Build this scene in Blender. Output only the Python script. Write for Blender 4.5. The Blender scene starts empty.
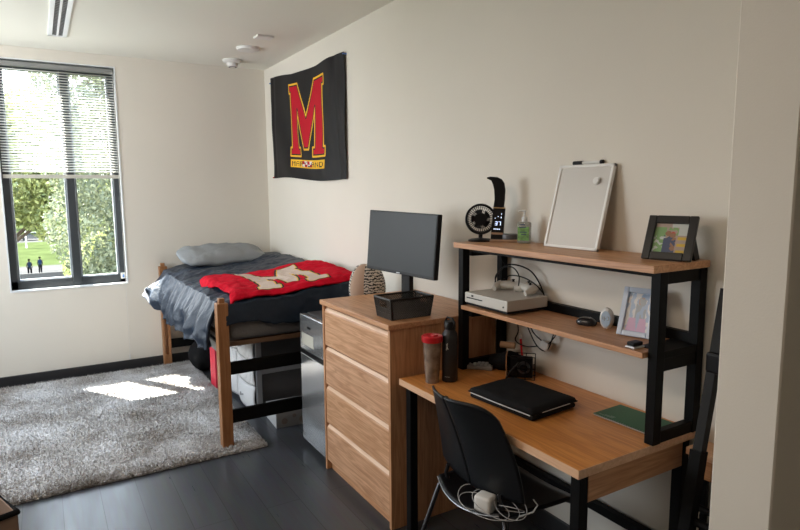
import bpy, bmesh, math, random
from mathutils import Vector, Matrix, noise
from mathutils.geometry import tessellate_polygon
PI = math.pi
random.seed(7)
sc = bpy.context.scene
COL = sc.collection

# ------------------------------------------------------------------ camera
cam_d = bpy.data.cameras.new('camera'); cam = bpy.data.objects.new('camera', cam_d); COL.objects.link(cam)
YAW, PITCH, ROLL, F_PX = -0.5409, -0.1252, -0.0072, 597.43
_F = Vector((-math.sin(YAW)*math.cos(PITCH), math.cos(YAW)*math.cos(PITCH), math.sin(PITCH)))
_R = Vector((math.cos(YAW), math.sin(YAW), 0)); _U = _R.cross(_F)
_R2 = _R*math.cos(ROLL) + _U*math.sin(ROLL); _U2 = -_R*math.sin(ROLL) + _U*math.cos(ROLL)
mt = Matrix((_R2, _U2, -_F)).transposed().to_4x4(); mt.translation = Vector((-1.977, 0, 1.625))
cam.matrix_world = mt
cam_d.sensor_width = 36.0; cam_d.lens = F_PX*36.0/800.0; cam_d.clip_start = 0.05; cam_d.clip_end = 400
sc.camera = cam

# ------------------------------------------------------------------ world, sun, daylight, exposure
SKY, SUN = 8.0, 38.0
w = bpy.data.worlds.new('sky'); sc.world = w; w.use_nodes = True
nt = w.node_tree; nt.nodes.clear()
wo = nt.nodes.new('ShaderNodeOutputWorld'); bg = nt.nodes.new('ShaderNodeBackground')
tc = nt.nodes.new('ShaderNodeTexCoord'); sp = nt.nodes.new('ShaderNodeSeparateXYZ'); rp = nt.nodes.new('ShaderNodeValToRGB')
nt.links.new(tc.outputs['Generated'], sp.inputs[0]); nt.links.new(sp.outputs['Z'], rp.inputs[0])
rp.color_ramp.elements[0].position = 0.0; rp.color_ramp.elements[0].color = (0.96, 0.97, 1.0, 1)
rp.color_ramp.elements[1].position = 0.9; rp.color_ramp.elements[1].color = (0.62, 0.78, 1.0, 1)
nt.links.new(rp.outputs[0], bg.inputs[0]); bg.inputs[1].default_value = SKY; nt.links.new(bg.outputs[0], wo.inputs[0])
sd = bpy.data.lights.new('sun', 'SUN'); sd.energy = SUN; sd.angle = 0.012; sd.color = (1.0, 0.93, 0.82)
sun = bpy.data.objects.new('sun', sd); COL.objects.link(sun)
sun.rotation_euler = Vector((0.37, -0.60, -1.0)).to_track_quat('-Z', 'Y').to_euler()
def area(name, loc, direction, sx, sy, energy, color, portal=False):
    d = bpy.data.lights.new(name, 'AREA'); d.shape = 'RECTANGLE'; d.size = sx; d.size_y = sy; d.energy = energy; d.color = color
    o = bpy.data.objects.new(name, d); COL.objects.link(o); o.location = loc
    o.rotation_euler = Vector(direction).to_track_quat('-Z', 'Y').to_euler()
    if portal: d.cycles.is_portal = True
    return o
area('daylight_portal', (-1.78, 6.02, 1.72), (0, -1, 0), 0.9, 1.9, 1, (1, 1, 1), True)
area('fill_window_portal', (-3.76, 4.4, 1.8), (1, 0, 0), 2.0, 1.5, 1, (1, 1, 1), True)  # sky portal for the added left window
area('left_fill', (-3.72, 4.4, 1.8), (1, 0, 0), 2.0, 1.5, 27, (0.88, 0.94, 1.0))  # added area lamp in the unseen left window, fills from the side
area('ceiling_fill', (-2.7, 1.5, 2.715), (0, 0, -1), 0.5, 1.1, 20, (1.0, 0.81, 0.65))  # added warm fill lamp, out of view
sc.view_settings.view_transform = 'Standard'; sc.view_settings.look = 'None'
sc.view_settings.exposure = 0.30; sc.view_settings.gamma = 1.0; sc.view_settings.use_curve_mapping = False
sc.cycles.max_bounces = 10; sc.cycles.diffuse_bounces = 6; sc.cycles.transparent_max_bounces = 16
sc.cycles.sample_clamp_indirect = 6.0; sc.cycles.caustics_reflective = False; sc.cycles.caustics_refractive = False
sc.cycles.use_denoising = True

# ------------------------------------------------------------------ materials
MATS = {}
def mat(name, col, rough=0.5, metal=0.0, var=0.0, vscale=8.0, bump=0.0, bscale=60.0, spec=0.5, emit=0.0, alpha=1.0, trans=0.0, sheen=0.0, stretch=None, coat=0.0):
    if name in MATS: return MATS[name]
    m = bpy.data.materials.new(name); m.use_nodes = True; t = m.node_tree; b = t.nodes['Principled BSDF']
    b.inputs['Base Color'].default_value = (*col, 1); b.inputs['Roughness'].default_value = rough; b.inputs['Metallic'].default_value = metal
    b.inputs['Specular IOR Level'].default_value = spec; b.inputs['Alpha'].default_value = alpha
    b.inputs['Transmission Weight'].default_value = trans; b.inputs['Sheen Weight'].default_value = sheen; b.inputs['Coat Weight'].default_value = coat
    if emit: b.inputs['Emission Color'].default_value = (*col, 1); b.inputs['Emission Strength'].default_value = emit
    tcn = t.nodes.new('ShaderNodeTexCoord'); mp = t.nodes.new('ShaderNodeMapping'); t.links.new(tcn.outputs['Object'], mp.inputs[0])
    if stretch: mp.inputs['Scale'].default_value = stretch
    if var > 0:
        n = t.nodes.new('ShaderNodeTexNoise'); n.inputs['Scale'].default_value = vscale; n.inputs['Detail'].default_value = 6
        r = t.nodes.new('ShaderNodeValToRGB'); t.links.new(mp.outputs[0], n.inputs[0]); t.links.new(n.outputs[0], r.inputs[0])
        r.color_ramp.elements[0].position = 0.3; r.color_ramp.elements[1].position = 0.7
        r.color_ramp.elements[0].color = (*[max(0, c*(1-var)) for c in col], 1); r.color_ramp.elements[1].color = (*[min(1, c*(1+var)) for c in col], 1)
        t.links.new(r.outputs[0], b.inputs['Base Color'])
    if bump > 0:
        n2 = t.nodes.new('ShaderNodeTexNoise'); n2.inputs['Scale'].default_value = bscale; n2.inputs['Detail'].default_value = 4
        bp = t.nodes.new('ShaderNodeBump'); bp.inputs['Strength'].default_value = bump; bp.inputs['Distance'].default_value = 0.01
        t.links.new(mp.outputs[0], n2.inputs[0]); t.links.new(n2.outputs[0], bp.inputs['Height']); t.links.new(bp.outputs[0], b.inputs['Normal'])
    MATS[name] = m; return m

def wood(name, c_lo, c_hi, axis='y', rough=0.42, scale=1.0, coat=0.0):
    m = bpy.data.materials.new(name); m.use_nodes = True; t = m.node_tree; b = t.nodes['Principled BSDF']
    b.inputs['Roughness'].default_value = rough; b.inputs['Coat Weight'].default_value = coat
    tcn = t.nodes.new('ShaderNodeTexCoord')
    mp = t.nodes.new('ShaderNodeMapping'); s = [15*scale]*3; s['xyz'.index(axis)] = 1.3*scale; mp.inputs['Scale'].default_value = s
    n = t.nodes.new('ShaderNodeTexNoise'); n.inputs['Scale'].default_value = 1.6; n.inputs['Detail'].default_value = 3; n.inputs['Distortion'].default_value = 0.6
    mul = t.nodes.new('ShaderNodeMath'); mul.operation = 'MULTIPLY'; mul.inputs[1].default_value = 9.0
    fr = t.nodes.new('ShaderNodeMath'); fr.operation = 'PINGPONG'; fr.inputs[1].default_value = 1.0
    mp2 = t.nodes.new('ShaderNodeMapping'); s2 = [160*scale]*3; s2['xyz'.index(axis)] = 5*scale; mp2.inputs['Scale'].default_value = s2
    n2 = t.nodes.new('ShaderNodeTexNoise'); n2.inputs['Scale'].default_value = 1.0; n2.inputs['Detail'].default_value = 4
    mx = t.nodes.new('ShaderNodeMath'); mx.operation = 'MULTIPLY_ADD'; mx.inputs[1].default_value = 0.32
    half = t.nodes.new('ShaderNodeMath'); half.operation = 'MULTIPLY'; half.inputs[1].default_value = 0.68
    r = t.nodes.new('ShaderNodeValToRGB'); r.color_ramp.elements[0].position = 0.2; r.color_ramp.elements[1].position = 0.85
    r.color_ramp.elements[0].color = (*c_lo, 1); r.color_ramp.elements[1].color = (*c_hi, 1)
    L = t.links.new
    L(tcn.outputs['Object'], mp.inputs[0]); L(tcn.outputs['Object'], mp2.inputs[0]); L(mp.outputs[0], n.inputs[0]); L(n.outputs[0], mul.inputs[0]); L(mul.outputs[0], fr.inputs[0])
    L(mp2.outputs[0], n2.inputs[0]); L(n2.outputs[0], half.inputs[0]); L(fr.outputs[0], mx.inputs[0]); L(half.outputs[0], mx.inputs[2]); L(mx.outputs[0], r.inputs[0]); L(r.outputs[0], b.inputs['Base Color'])
    MATS[name] = m; return m

OAK_LO, OAK_HI = (0.40, 0.18, 0.08), (0.68, 0.375, 0.20)
W_Y = wood('oak_along', OAK_LO, OAK_HI, 'y'); W_Z = wood('oak_upright', OAK_LO, OAK_HI, 'z'); W_X = wood('oak_across', OAK_LO, OAK_HI, 'x')
W_TOP = wood('oak_desktop', (0.50, 0.18, 0.042), (0.76, 0.335, 0.095), 'y', 0.34)
W_EDGE = wood('oak_edge', (0.62, 0.35, 0.20), (0.80, 0.52, 0.33), 'y', 0.5)
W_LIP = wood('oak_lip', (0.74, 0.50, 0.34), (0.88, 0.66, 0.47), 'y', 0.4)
W_POST = wood('bed_oak', (0.26, 0.11, 0.04), (0.40, 0.19, 0.08), 'z')
WALL = mat('wall_paint', (0.73, 0.682, 0.603), 0.85, bump=0.05, bscale=180, var=0.015, vscale=2)
CEIL = mat('ceiling_paint', (0.77, 0.755, 0.68), 0.9)
BLACK = mat('black_metal', (0.004, 0.004, 0.004), 0.5, spec=0.12)
BLACKP = mat('black_plastic', (0.006, 0.006, 0.007), 0.42, spec=0.25, bump=0.03, bscale=400)
BLACKF = mat('black_fabric', (0.008, 0.008, 0.009), 0.9, bump=0.3, bscale=300, spec=.15)
GLOSSB = mat('gloss_black', (0.01, 0.01, 0.012), 0.12)
WHITEP = mat('white_plastic', (0.72, 0.71, 0.68), 0.4)
GREYP = mat('grey_plastic', (0.28, 0.29, 0.30), 0.5)
CHROME = mat('chrome', (0.75, 0.76, 0.78), 0.18, 1.0)
STEEL = mat('brushed_steel', (0.42, 0.44, 0.46), 0.3, 1.0, var=0.05, vscale=3)
RED = mat('red_plastic', (0.55, 0.012, 0.02), 0.35)
BASEB = mat('baseboard_black', (0.018, 0.018, 0.02), 0.45)
FRAMEM = mat('window_charcoal', (0.045, 0.05, 0.055), 0.35)
TRIMW = mat('window_trim_white', (0.75, 0.76, 0.76), 0.4)

# ------------------------------------------------------------------ mesh builder
class MB:
    def __init__(s): s.v = []; s.f = []; s.m = []; s.mats = []
    def mi(s, m):
        if m not in s.mats: s.mats.append(m)
        return s.mats.index(m)
    def add(s, vs, fs, m=None, M=None):
        o = len(s.v)
        s.v += [tuple(M @ Vector(p)) if M else tuple(p) for p in vs]
        k = s.mi(m) if m else 0
        for f in fs: s.f.append(tuple(o+i for i in f)); s.m.append(k)
        return s
    def box(s, x0, x1, y0, y1, z0, z1, bev=0.0, seg=2, m=None, M=None):
        if bev <= 0:
            vs = [(x0,y0,z0),(x1,y0,z0),(x1,y1,z0),(x0,y1,z0),(x0,y0,z1),(x1,y0,z1),(x1,y1,z1),(x0,y1,z1)]
            return s.add(vs, [(0,3,2,1),(4,5,6,7),(0,1,5,4),(1,2,6,5),(2,3,7,6),(3,0,4,7)], m, M)
        b = bmesh.new(); bmesh.ops.create_cube(b, size=1)
        for q in b.verts: q.co = Vector(((x0+x1)/2+q.co.x*(x1-x0), (y0+y1)/2+q.co.y*(y1-y0), (z0+z1)/2+q.co.z*(z1-z0)))
        bev = min(bev, abs(x1-x0)*.49, abs(y1-y0)*.49, abs(z1-z0)*.49)
        bmesh.ops.bevel(b, geom=list(b.edges), offset=bev, segments=seg, profile=0.5, affect='EDGES')
        b.verts.index_update(); vs = [tuple(q.co) for q in b.verts]; fs = [tuple(q.index for q in f.verts) for f in b.faces]; b.free()
        return s.add(vs, fs, m, M)
    def tube(s, pts, r, n=10, m=None, M=None, caps=True, closed=False):
        pts = [Vector(p) for p in pts]; R = r if isinstance(r, (list, tuple)) else [r]*len(pts)
        N = len(pts); prev = None; vs = []
        for i, p in enumerate(pts):
            if closed: t = (pts[(i+1) % N]-pts[i-1])
            else: t = (pts[min(i+1, N-1)]-pts[max(i-1, 0)])
            t.normalize()
            if prev is None:
                a = Vector((0,0,1)) if abs(t.z) < .9 else Vector((1,0,0)); u = t.cross(a).normalized()
            else: u = (prev - t*prev.dot(t)).normalized()
            prev = u; v2 = t.cross(u)
            for k in range(n):
                a = 2*PI*k/n; vs.append(p+u*math.cos(a)*R[i]+v2*math.sin(a)*R[i])
        fs = []
        for i in range(N if closed else N-1):
            j = (i+1) % N
            for k in range(n): fs.append((i*n+k, i*n+(k+1) % n, j*n+(k+1) % n, j*n+k))
        if caps and not closed: fs += [tuple(range(n))[::-1], tuple((N-1)*n+k for k in range(n))]
        return s.add(vs, fs, m, M)
    def lathe(s, prof, n=28, c=(0,0,0), m=None, M=None, sx=1, sy=1):
        vs = []; fs = []
        for r, z in prof:
            for k in range(n): a = 2*PI*k/n; vs.append((c[0]+r*sx*math.cos(a), c[1]+r*sy*math.sin(a), c[2]+z))
        for i in range(len(prof)-1):
            for k in range(n): fs.append((i*n+k, i*n+(k+1) % n, (i+1)*n+(k+1) % n, (i+1)*n+k))
        fs.append(tuple(range(n))[::-1]); fs.append(tuple((len(prof)-1)*n+k for k in range(n)))
        return s.add(vs, fs, m, M)
    def prism(s, poly, a, b, axis='y', m=None, M=None):
        def P(p, h): return {'y': (p[0], h, p[1]), 'x': (h, p[0], p[1]), 'z': (p[0], p[1], h)}[axis]
        n = len(poly); vs = [P(p, a) for p in poly]+[P(p, b) for p in poly]
        tri = tessellate_polygon([[Vector((p[0], p[1], 0)) for p in poly]])
        fs = [tuple(t) for t in tri]+[tuple(n+i for i in t)[::-1] for t in tri]+[(i, (i+1) % n, n+(i+1) % n, n+i) for i in range(n)]
        return s.add(vs, fs, m, M)
    def grid(s, fn, nu, nv, m=None, mfn=None, skip=None):
        o = len(s.v)
        for i in range(nu+1):
            for j in range(nv+1): s.v.append(tuple(fn(i/nu, j/nv)))
        for i in range(nu):
            for j in range(nv):
                if skip and skip((i+.5)/nu, (j+.5)/nv): continue
                a = o+i*(nv+1)+j; s.f.append((a, a+nv+1, a+nv+2, a+1))
                mm = mfn((i+.5)/nu, (j+.5)/nv) if mfn else m
                s.m.append(s.mi(mm) if mm else 0)
        return s
    def build(s, name, m=None, parent=None, smooth=False, thick=0.0, loc=None, rot=None, sub=0, fixn=True):
        me = bpy.data.meshes.new(name); me.from_pydata([Vector(p) for p in s.v], [], s.f)
        if s.mats and m is None:
            for q in s.mats: me.materials.append(q)
            for p, k in zip(me.polygons, s.m): p.material_index = k
        elif m is not None and s.mats:
            for q in s.mats: me.materials.append(q)
            for p, k in zip(me.polygons, s.m): p.material_index = k
        else: me.materials.append(m)
        if fixn:
            b = bmesh.new(); b.from_mesh(me); bmesh.ops.recalc_face_normals(b, faces=b.faces); b.to_mesh(me); b.free()
        me.update()
        o = bpy.data.objects.new(name, me); COL.objects.link(o)
        if smooth:
            for p in me.polygons: p.use_smooth = True
            try: me.set_sharp_from_angle(angle=math.radians(40))
            except Exception: pass
        if thick:
            md = o.modifiers.new('thickness', 'SOLIDIFY'); md.thickness = thick; md.offset = 0
        if sub:
            md = o.modifiers.new('smooth', 'SUBSURF'); md.levels = sub; md.render_levels = sub
        if parent is not None: o.parent = parent
        if loc: o.location = loc
        if rot: o.rotation_euler = rot
        return o

def thing(name, label, cat, loc=(0,0,0), rz=0.0, group=None):
    o = bpy.data.objects.new(name, None); COL.objects.link(o); o.empty_display_size = 0.05
    o.location = loc; o.rotation_euler = (0, 0, rz); o['label'] = label; o['category'] = cat
    if group: o['group'] = group
    return o
def tag(o, label, cat, group=None, kind=None):
    o['label'] = label; o['category'] = cat
    if group: o['group'] = group
    if kind: o['kind'] = kind
    return o
def struct(o): o['kind'] = 'structure'; return o
def nz(x, y, z=0.0): return noise.noise(Vector((x, y, z)))
def inpoly(x, y, P):
    c = False; j = len(P)-1
    for i in range(len(P)):
        if (P[i][1] > y) != (P[j][1] > y) and x < (P[j][0]-P[i][0])*(y-P[i][1])/(P[j][1]-P[i][1])+P[i][0]: c = not c
        j = i
    return c
def dpoly(x, y, P):
    d = 9
    for i in range(len(P)):
        ax, ay = P[i]; bx, by = P[(i+1) % len(P)]; vx, vy = bx-ax, by-ay
        t = max(0, min(1, ((x-ax)*vx+(y-ay)*vy)/(vx*vx+vy*vy+1e-12))); d = min(d, math.hypot(x-ax-t*vx, y-ay-t*vy))
    return d

# ================================================================== room shell
H, YB = 2.79, 5.842
XL, YF = -3.7, -2.6
WX0, WX1, WZ0, WZ1 = -2.231, -1.331, 0.800, 2.697
# floor of dark plank vinyl
fm = bpy.data.materials.new('dark_plank_floor'); fm.use_nodes = True; t = fm.node_tree; b = t.nodes['Principled BSDF']
tcn = t.nodes.new('ShaderNodeTexCoord'); mp = t.nodes.new('ShaderNodeMapping'); mp.inputs['Rotation'].default_value = (0, 0, PI/2)
br = t.nodes.new('ShaderNodeTexBrick'); br.inputs['Scale'].default_value = 1.0; br.inputs['Brick Width'].default_value = 1.2; br.inputs['Row Height'].default_value = 0.18
br.inputs['Mortar Size'].default_value = 0.0016; br.inputs['Color1'].default_value = (0.060, 0.066, 0.076, 1); br.inputs['Color2'].default_value = (0.085, 0.092, 0.105, 1); br.inputs['Mortar'].default_value = (0.012, 0.012, 0.013, 1)
br.offset = 0.37
mp2 = t.nodes.new('ShaderNodeMapping'); mp2.inputs['Scale'].default_value = (40, 3, 1)
nn = t.nodes.new('ShaderNodeTexNoise'); nn.inputs['Scale'].default_value = 1.5; nn.inputs['Detail'].default_value = 6
mxr = t.nodes.new('ShaderNodeMix'); mxr.data_type = 'RGBA'; mxr.blend_type = 'MULTIPLY'; mxr.inputs['Factor'].default_value = 0.5
rr = t.nodes.new('ShaderNodeMapRange'); rr.inputs['To Min'].default_value = 0.22; rr.inputs['To Max'].default_value = 0.42
for a, c in ((tcn.outputs['Object'], mp.inputs[0]), (mp.outputs[0], br.inputs[0]), (tcn.outputs['Object'], mp2.inputs[0]), (mp2.outputs[0], nn.inputs[0]),
             (br.outputs['Color'], mxr.inputs['A']), (nn.outputs['Color'], mxr.inputs['B']), (mxr.outputs['Result'], b.inputs['Base Color']), (nn.outputs[0], rr.inputs[0]), (rr.outputs[0], b.inputs['Roughness'])): t.links.new(a, c)
struct(MB().box(XL, 0.0, YF, YB, -0.10, 0.0).build('floor', fm))
struct(MB().box(XL-.15, 2.2, YF-.15, YB+.2, H, H+0.12).build('ceiling', CEIL))
struct(MB().box(0.0, 0.15, YF, YB, -0.1, H).build('wall_right', WALL))
def wall_with_hole(name, axis, p0, p1, a0, a1, holes, m):
    mb = MB(); cur = a0
    def put(u0, u1, z0, z1):
        if u1-u0 < 1e-4 or z1-z0 < 1e-4: return
        if axis == 'y': mb.box(u0, u1, p0, p1, z0, z1)
        else: mb.box(p0, p1, u0, u1, z0, z1)
    for (h0, h1, z0, z1) in holes:
        put(cur, h0, -0.1, H); put(h0, h1, -0.1, z0); put(h0, h1, z1, H); cur = h1
    put(cur, a1, -0.1, H)
    return struct(mb.build(name, m))
wall_with_hole('wall_back', 'y', YB, YB+0.2, XL-.15, 0.15, [(WX0, WX1, WZ0, WZ1)], WALL)
wall_with_hole('wall_left', 'x', XL-0.15, XL, YF, YB, [(3.4, 5.4, 1.05, 2.55)], WALL)
struct(MB().box(XL-.15, 0.15, YF-0.15, YF, -0.1, H).build('wall_front', WALL))
struct(MB().box(-0.49, 0.0, 0.715, 0.87, 0.0, H, bev=0.004, seg=1).build('wall_partition', WALL))
struct(MB().box(XL, -0.0, YB-0.014, YB, 0, 0.10, bev=0.004).build('baseboard_back', BASEB))
struct(MB().box(-0.014, 0, 0.87, YB-0.014, 0, 0.10, bev=0.004).build('baseboard_right', BASEB))

# windows
def window(name, x0, x1, z0, z1, y, mull, M=None, trim=True):
    root = bpy.data.objects.new(name, None); COL.objects.link(root); struct(root)
    if M: root.matrix_world = M
    f = MB(); fw = 0.052; ya, yb = y+0.07, y+0.135
    f.box(x0, x0+fw, ya, yb, z0, z1, .004); f.box(x1-fw, x1, ya, yb, z0, z1, .004)
    f.box(x0, x1, ya, yb, z0, z0+0.075, .004); f.box(x0, x1, ya, yb, z1-0.07, z1, .004)
    f.box(mull-.032, mull+.032, ya-.012, yb, z0+.02, z1-.02, .004)
    f.build('window_frame', FRAMEM, root)
    s = MB()
    for a, c in ((x0+fw, mull-.032), (mull+.032, x1-fw)):
        for d in (a, c-.014): s.box(d, d+.014, ya+.015, yb+.006, z0+.07, z1-.06)
        s.box(a, c, ya+.015, yb+.006, z0+.07, z0+.082)
    s.build('sash_bead', mat('sash_grey', (0.30, 0.33, 0.36), 0.35), root)
    for a, c in ((x0+fw, mull-.032), (mull+.032, x1-fw)):
        MB().box(a+.002, c-.002, y+.108, y+.112, z0+.072, z1-.068).build('window_pane', GLASS, root)
    if trim:
        tr = MB(); e = .009
        tr.box(x0-e, x0, y-.004, y+.07, z0-e, z1+e); tr.box(x1, x1+e, y-.004, y+.07, z0-e, z1+e)
        tr.box(x0, x1, y-.004, y+.07, z1, z1+e); tr.box(x0, x1, y-.008, y+.07, z0-e, z0+.004)
        tr.build('window_casing', TRIMW, root)
    return root
GLASS = bpy.data.materials.new('clear_pane'); GLASS.use_nodes = True; t = GLASS.node_tree; t.nodes.clear()
o_ = t.nodes.new('ShaderNodeOutputMaterial'); mxs = t.nodes.new('ShaderNodeMixShader'); tr_ = t.nodes.new('ShaderNodeBsdfTransparent'); gl_ = t.nodes.new('ShaderNodeBsdfGlossy')
mxs.inputs[0].default_value = 0.05; gl_.inputs['Roughness'].default_value = 0.02; tr_.inputs[0].default_value = (0.95, 0.97, 0.97, 1)
t.links.new(tr_.outputs[0], mxs.inputs[1]); t.links.new(gl_.outputs[0], mxs.inputs[2]); t.links.new(mxs.outputs[0], o_.inputs[0])
win = window('window_1', WX0+.009, WX1-.009, WZ0+.009, WZ1-.009, YB, -1.73)
lk = MB().box(-1.385, -1.345, YB+.045, YB+.07, 0.845, 0.90, .006).build('latch', WHITEP, win)
MB().box(-1.372, -1.358, YB+.041, YB+.046, 0.855, 0.885, .003).build('latch_button', mat('latch_blue', (0.12, 0.25, 0.55), .4), lk)
# fill_window is unseen, added in the left wall to let side fill in, same make
M2 = Matrix.Translation((XL, 0, 0)) @ Matrix.Rotation(PI/2, 4, 'Z')
window('fill_window', 3.4, 5.4, 1.05, 2.55, 0.0, 4.4, M2, trim=False)

# blind, drawn halfway
bl = thing('window_blind', 'white venetian blind half lowered over the black-framed window', 'window blind', (-1.78, YB+.035, WZ1-.02))
SLAT = mat('slat_white', (0.78, 0.78, 0.75), 0.45)
h_ = MB().box(-.43, .43, -.022, .022, -.040, -.002, .003).build('headrail', mat('headrail_grey', (0.25, 0.25, 0.24), .4), bl)
s_ = MB(); zz = -.075
ns = 38
for i in range(ns):
    z = -.060-(0.84/ns)*i; tl = math.radians(28)
    a = Matrix.Translation((0, 0, z)) @ Matrix.Rotation(tl, 4, 'X')
    s_.grid(lambda u, v: a @ Vector((-.43+.86*u, -.0125+.025*v, .002*(1-(2*v-1)**2))), 1, 4)
s_.build('slat', SLAT, bl, smooth=True, thick=.0009)
MB().box(-.432, .432, -.014, .014, -.935, -.905, .003).build('bottom_rail', mat('rail_beige', (0.55, 0.52, 0.46), .4), bl)
for x in (-.30, .02, .33): MB().tube([(x, -.015, -.05), (x, -.015, -.92)], .0011, 5).build('ladder_cord', WHITEP, bl)
cd = MB().tube([(.424, -.032, -.03), (.424, -.055, -.2), (.422, -.056, -2.3), (.42, -.056, -2.52)], .0013, 5).build('lift_cord', WHITEP, bl)
MB().lathe([(.002, 0), (.006, -.01), (.008, -.045), (.003, -.05)][::-1], 10, c=(.42, -.056, -2.52)).build('tassel', WHITEP, cd)

# ceiling fittings
dv = thing('ceiling_vent', 'long white slotted air vent in the ceiling', 'air vent', (-1.77, 4.1, H))
MB().box(-.045, .045, -1.17, 1.17, -.004, -.001).build('slot_backing', BLACK, dv)
q = MB()
for a, c in ((-.062, -.034), (-.007, .007), (.034, .062)): q.box(a, c, -1.2, 1.2, -.010, 0, .001, 1)
q.box(-.062, .062, -1.2, -1.17, -.010, 0); q.box(-.062, .062, 1.17, 1.2, -.010, 0)
q.build('vent_frame', mat('vent_white', (0.80, 0.82, 0.84), .4), dv)
q = MB()
for k in range(60):
    y = -1.15+k*.039
    for a in (-.0205, .0205):
        q.box(-.013, .013, -.003, .003, -.009, -.003, M=Matrix.Translation((a, y, 0)) @ Matrix.Rotation(.6, 4, 'Z'))
q.build('louver', mat('louver_grey', (.35, .36, .37), .5), dv)
d1 = thing('smoke_detector', 'round white ceiling detector with stepped dome, nearest the far corner', 'smoke detector', (-.40, 5.52, H))
MB().lathe([(.085, 0), (.085, -.012), (.078, -.02), (.052, -.03), (.05, -.05), (.035, -.062), (.01, -.066)][::-1], 32).build('housing', WHITEP, d1, smooth=True)
MB().lathe([(.036, -.058), (.036, -.064)][::-1], 20).build('sensor_ring', mat('sensor_dark', (.15, .15, .15), .5), d1)
d2 = thing('smoke_detector', 'flat round white disc on the ceiling between the domed detector and the square plate', 'smoke detector', (-.414, 5.0, H))
MB().lathe([(.095, 0), (.095, -.008), (.085, -.02), (.03, -.028), (.005, -.029)][::-1], 32).build('housing', WHITEP, d2, smooth=True)
d3 = thing('ceiling_plate', 'small square white cover plate on the ceiling', 'cover plate', (-.42, 4.58, H))
MB().box(-.065, .065, -.05, .05, -.014, 0, .004).build('plate', WHITEP, d3)
# unseen ceiling lamp fixture, added for the warm fill light
cl = thing('added_ceiling_light', 'unseen white rectangular ceiling light added for warm fill', 'ceiling light', (-2.7, 1.5, H))
MB().box(-.3, .3, -.6, .6, -.06, 0, .01).build('lamp_housing', WHITEP, cl)

# ================================================================== outdoors
GZ = -7.0
GR = mat('lawn', (0.040, 0.052, 0.020), 1.0, var=.25, vscale=.3, spec=0)
struct(MB().box(-90, 90, 6.5, 260, GZ-.2, GZ).build('ground_lawn', GR))
PAVE = mat('pavement', (0.062, 0.060, 0.058), 1.0, var=.1, vscale=.5, spec=0)
struct(MB().box(-90, 90, 64, 82, GZ, GZ+.03).build('ground_path', PAVE))
struct(MB().box(-90, 90, 122, 142, GZ, GZ+.03).build('ground_road', PAVE))
LEAF = {}
def leafmat(name, c):
    m = bpy.data.materials.new(name); m.use_nodes = True; t = m.node_tree; b = t.nodes['Principled BSDF']
    o = t.nodes['Material Output']; ad = t.nodes.new('ShaderNodeMixShader'); tl = t.nodes.new('ShaderNodeBsdfTranslucent')
    oi = t.nodes.new('ShaderNodeNewGeometry'); r = t.nodes.new('ShaderNodeValToRGB')
    t.links.new(oi.outputs['Random Per Island'], r.inputs[0])
    r.color_ramp.elements[0].color = (c[0]*.55, c[1]*.6, c[2]*.6, 1); r.color_ramp.elements[1].color = (min(1, c[0]*1.5), c[1]*1.35, c[2]*1.2, 1)
    t.links.new(r.outputs[0], b.inputs['Base Color']); t.links.new(r.outputs[0], tl.inputs[0]); b.inputs['Roughness'].default_value = .6
    ad.inputs[0].default_value = .4; t.links.new(b.outputs[0], ad.inputs[1]); t.links.new(tl.outputs[0], ad.inputs[2]); t.links.new(ad.outputs[0], o.inputs[0])
    return m
BARK = mat('bark', (.08, .055, .04), .9, bump=.5, bscale=10)
def tree(name, label, loc, blobs, n, size, lm, seed):
    rnd = random.Random(seed); root = thing(name, label, 'tree', loc, 0, 'trees outside the window')
    mb = MB(); tot = sum(r**2 for *_, r in blobs)
    for (bx, by, bz, r) in blobs:
        for k in range(int(n*r*r/tot)):
            while True:
                d = Vector((rnd.uniform(-1, 1), rnd.uniform(-1, 1), rnd.uniform(-1, 1)))
                if .05 < d.length < 1: break
            d = d.normalized()*(r*(d.length**.45)); p = Vector((bx, by, bz))+d
            a = Vector((rnd.gauss(0, 1), rnd.gauss(0, 1), rnd.gauss(0, 1))).normalized(); c = a.cross(Vector((rnd.gauss(0, 1), rnd.gauss(0, 1), rnd.gauss(0, 1)))).normalized()
            s = size*rnd.uniform(.6, 1.3); o = len(mb.v)
            mb.v += [tuple(p-a*s), tuple(p+c*s*.5), tuple(p+a*s), tuple(p-c*s*.5)]; mb.f.append((o, o+1, o+2, o+3)); mb.m.append(0)
    mb.build('crown', lm, root, fixn=False)
    top = max(b_[2] for b_ in blobs)
    tk = MB(); tk.tube([(0, 0, 0), (.1, .05, top*.3), (-.1, 0, top*.6), (0, 0, top*.9)], [.38, .3, .2, .07], 12)
    for (bx, by, bz, r) in blobs: tk.tube([(0, 0, top*.35), (bx*.5, by*.5, (bz+top*.35)/2), (bx, by, bz)], [.16, .1, .04], 7)
    tk.build('trunk', BARK, root, smooth=True)
    return root
LG = leafmat('leaf_green', (.17, .20, .13)); LY = leafmat('leaf_yellowgreen', (.30, .34, .14)); LD = leafmat('leaf_deep', (.15, .20, .13))
tree('leafy_tree', 'large green tree filling the right half of the window view', (1.4, 26, GZ), [(0, 0, 10, 3.2), (-1.2, .5, 12.6, 2.2), (1.6, 0, 7.5, 2.8), (.6, 1, 13.2, 2.0), (-1.0, 0, 7.4, 2.3), (2.6, 0, 11, 2.6), (.2, -1, 5.4, 2.2), (-.9, -.8, 4.6, 1.7), (1.6, -1, 3.8, 2.0)], 42000, .105, LG, 1)
tree('leafy_tree', 'pale yellow-green tree at the upper left of the window view', (-5.2, 40, GZ), [(1.8, 0, 10.2, 3.4), (4.0, 0, 11.2, 2.4), (-.4, 0, 12, 2.6), (5.4, 0, 9.2, 2.4), (3.0, 0, 12.6, 1.8), (1.5, -1, 8.8, 2.2), (4.4, -1, 7.8, 2.2)], 30000, .14, LY, 2)
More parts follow.
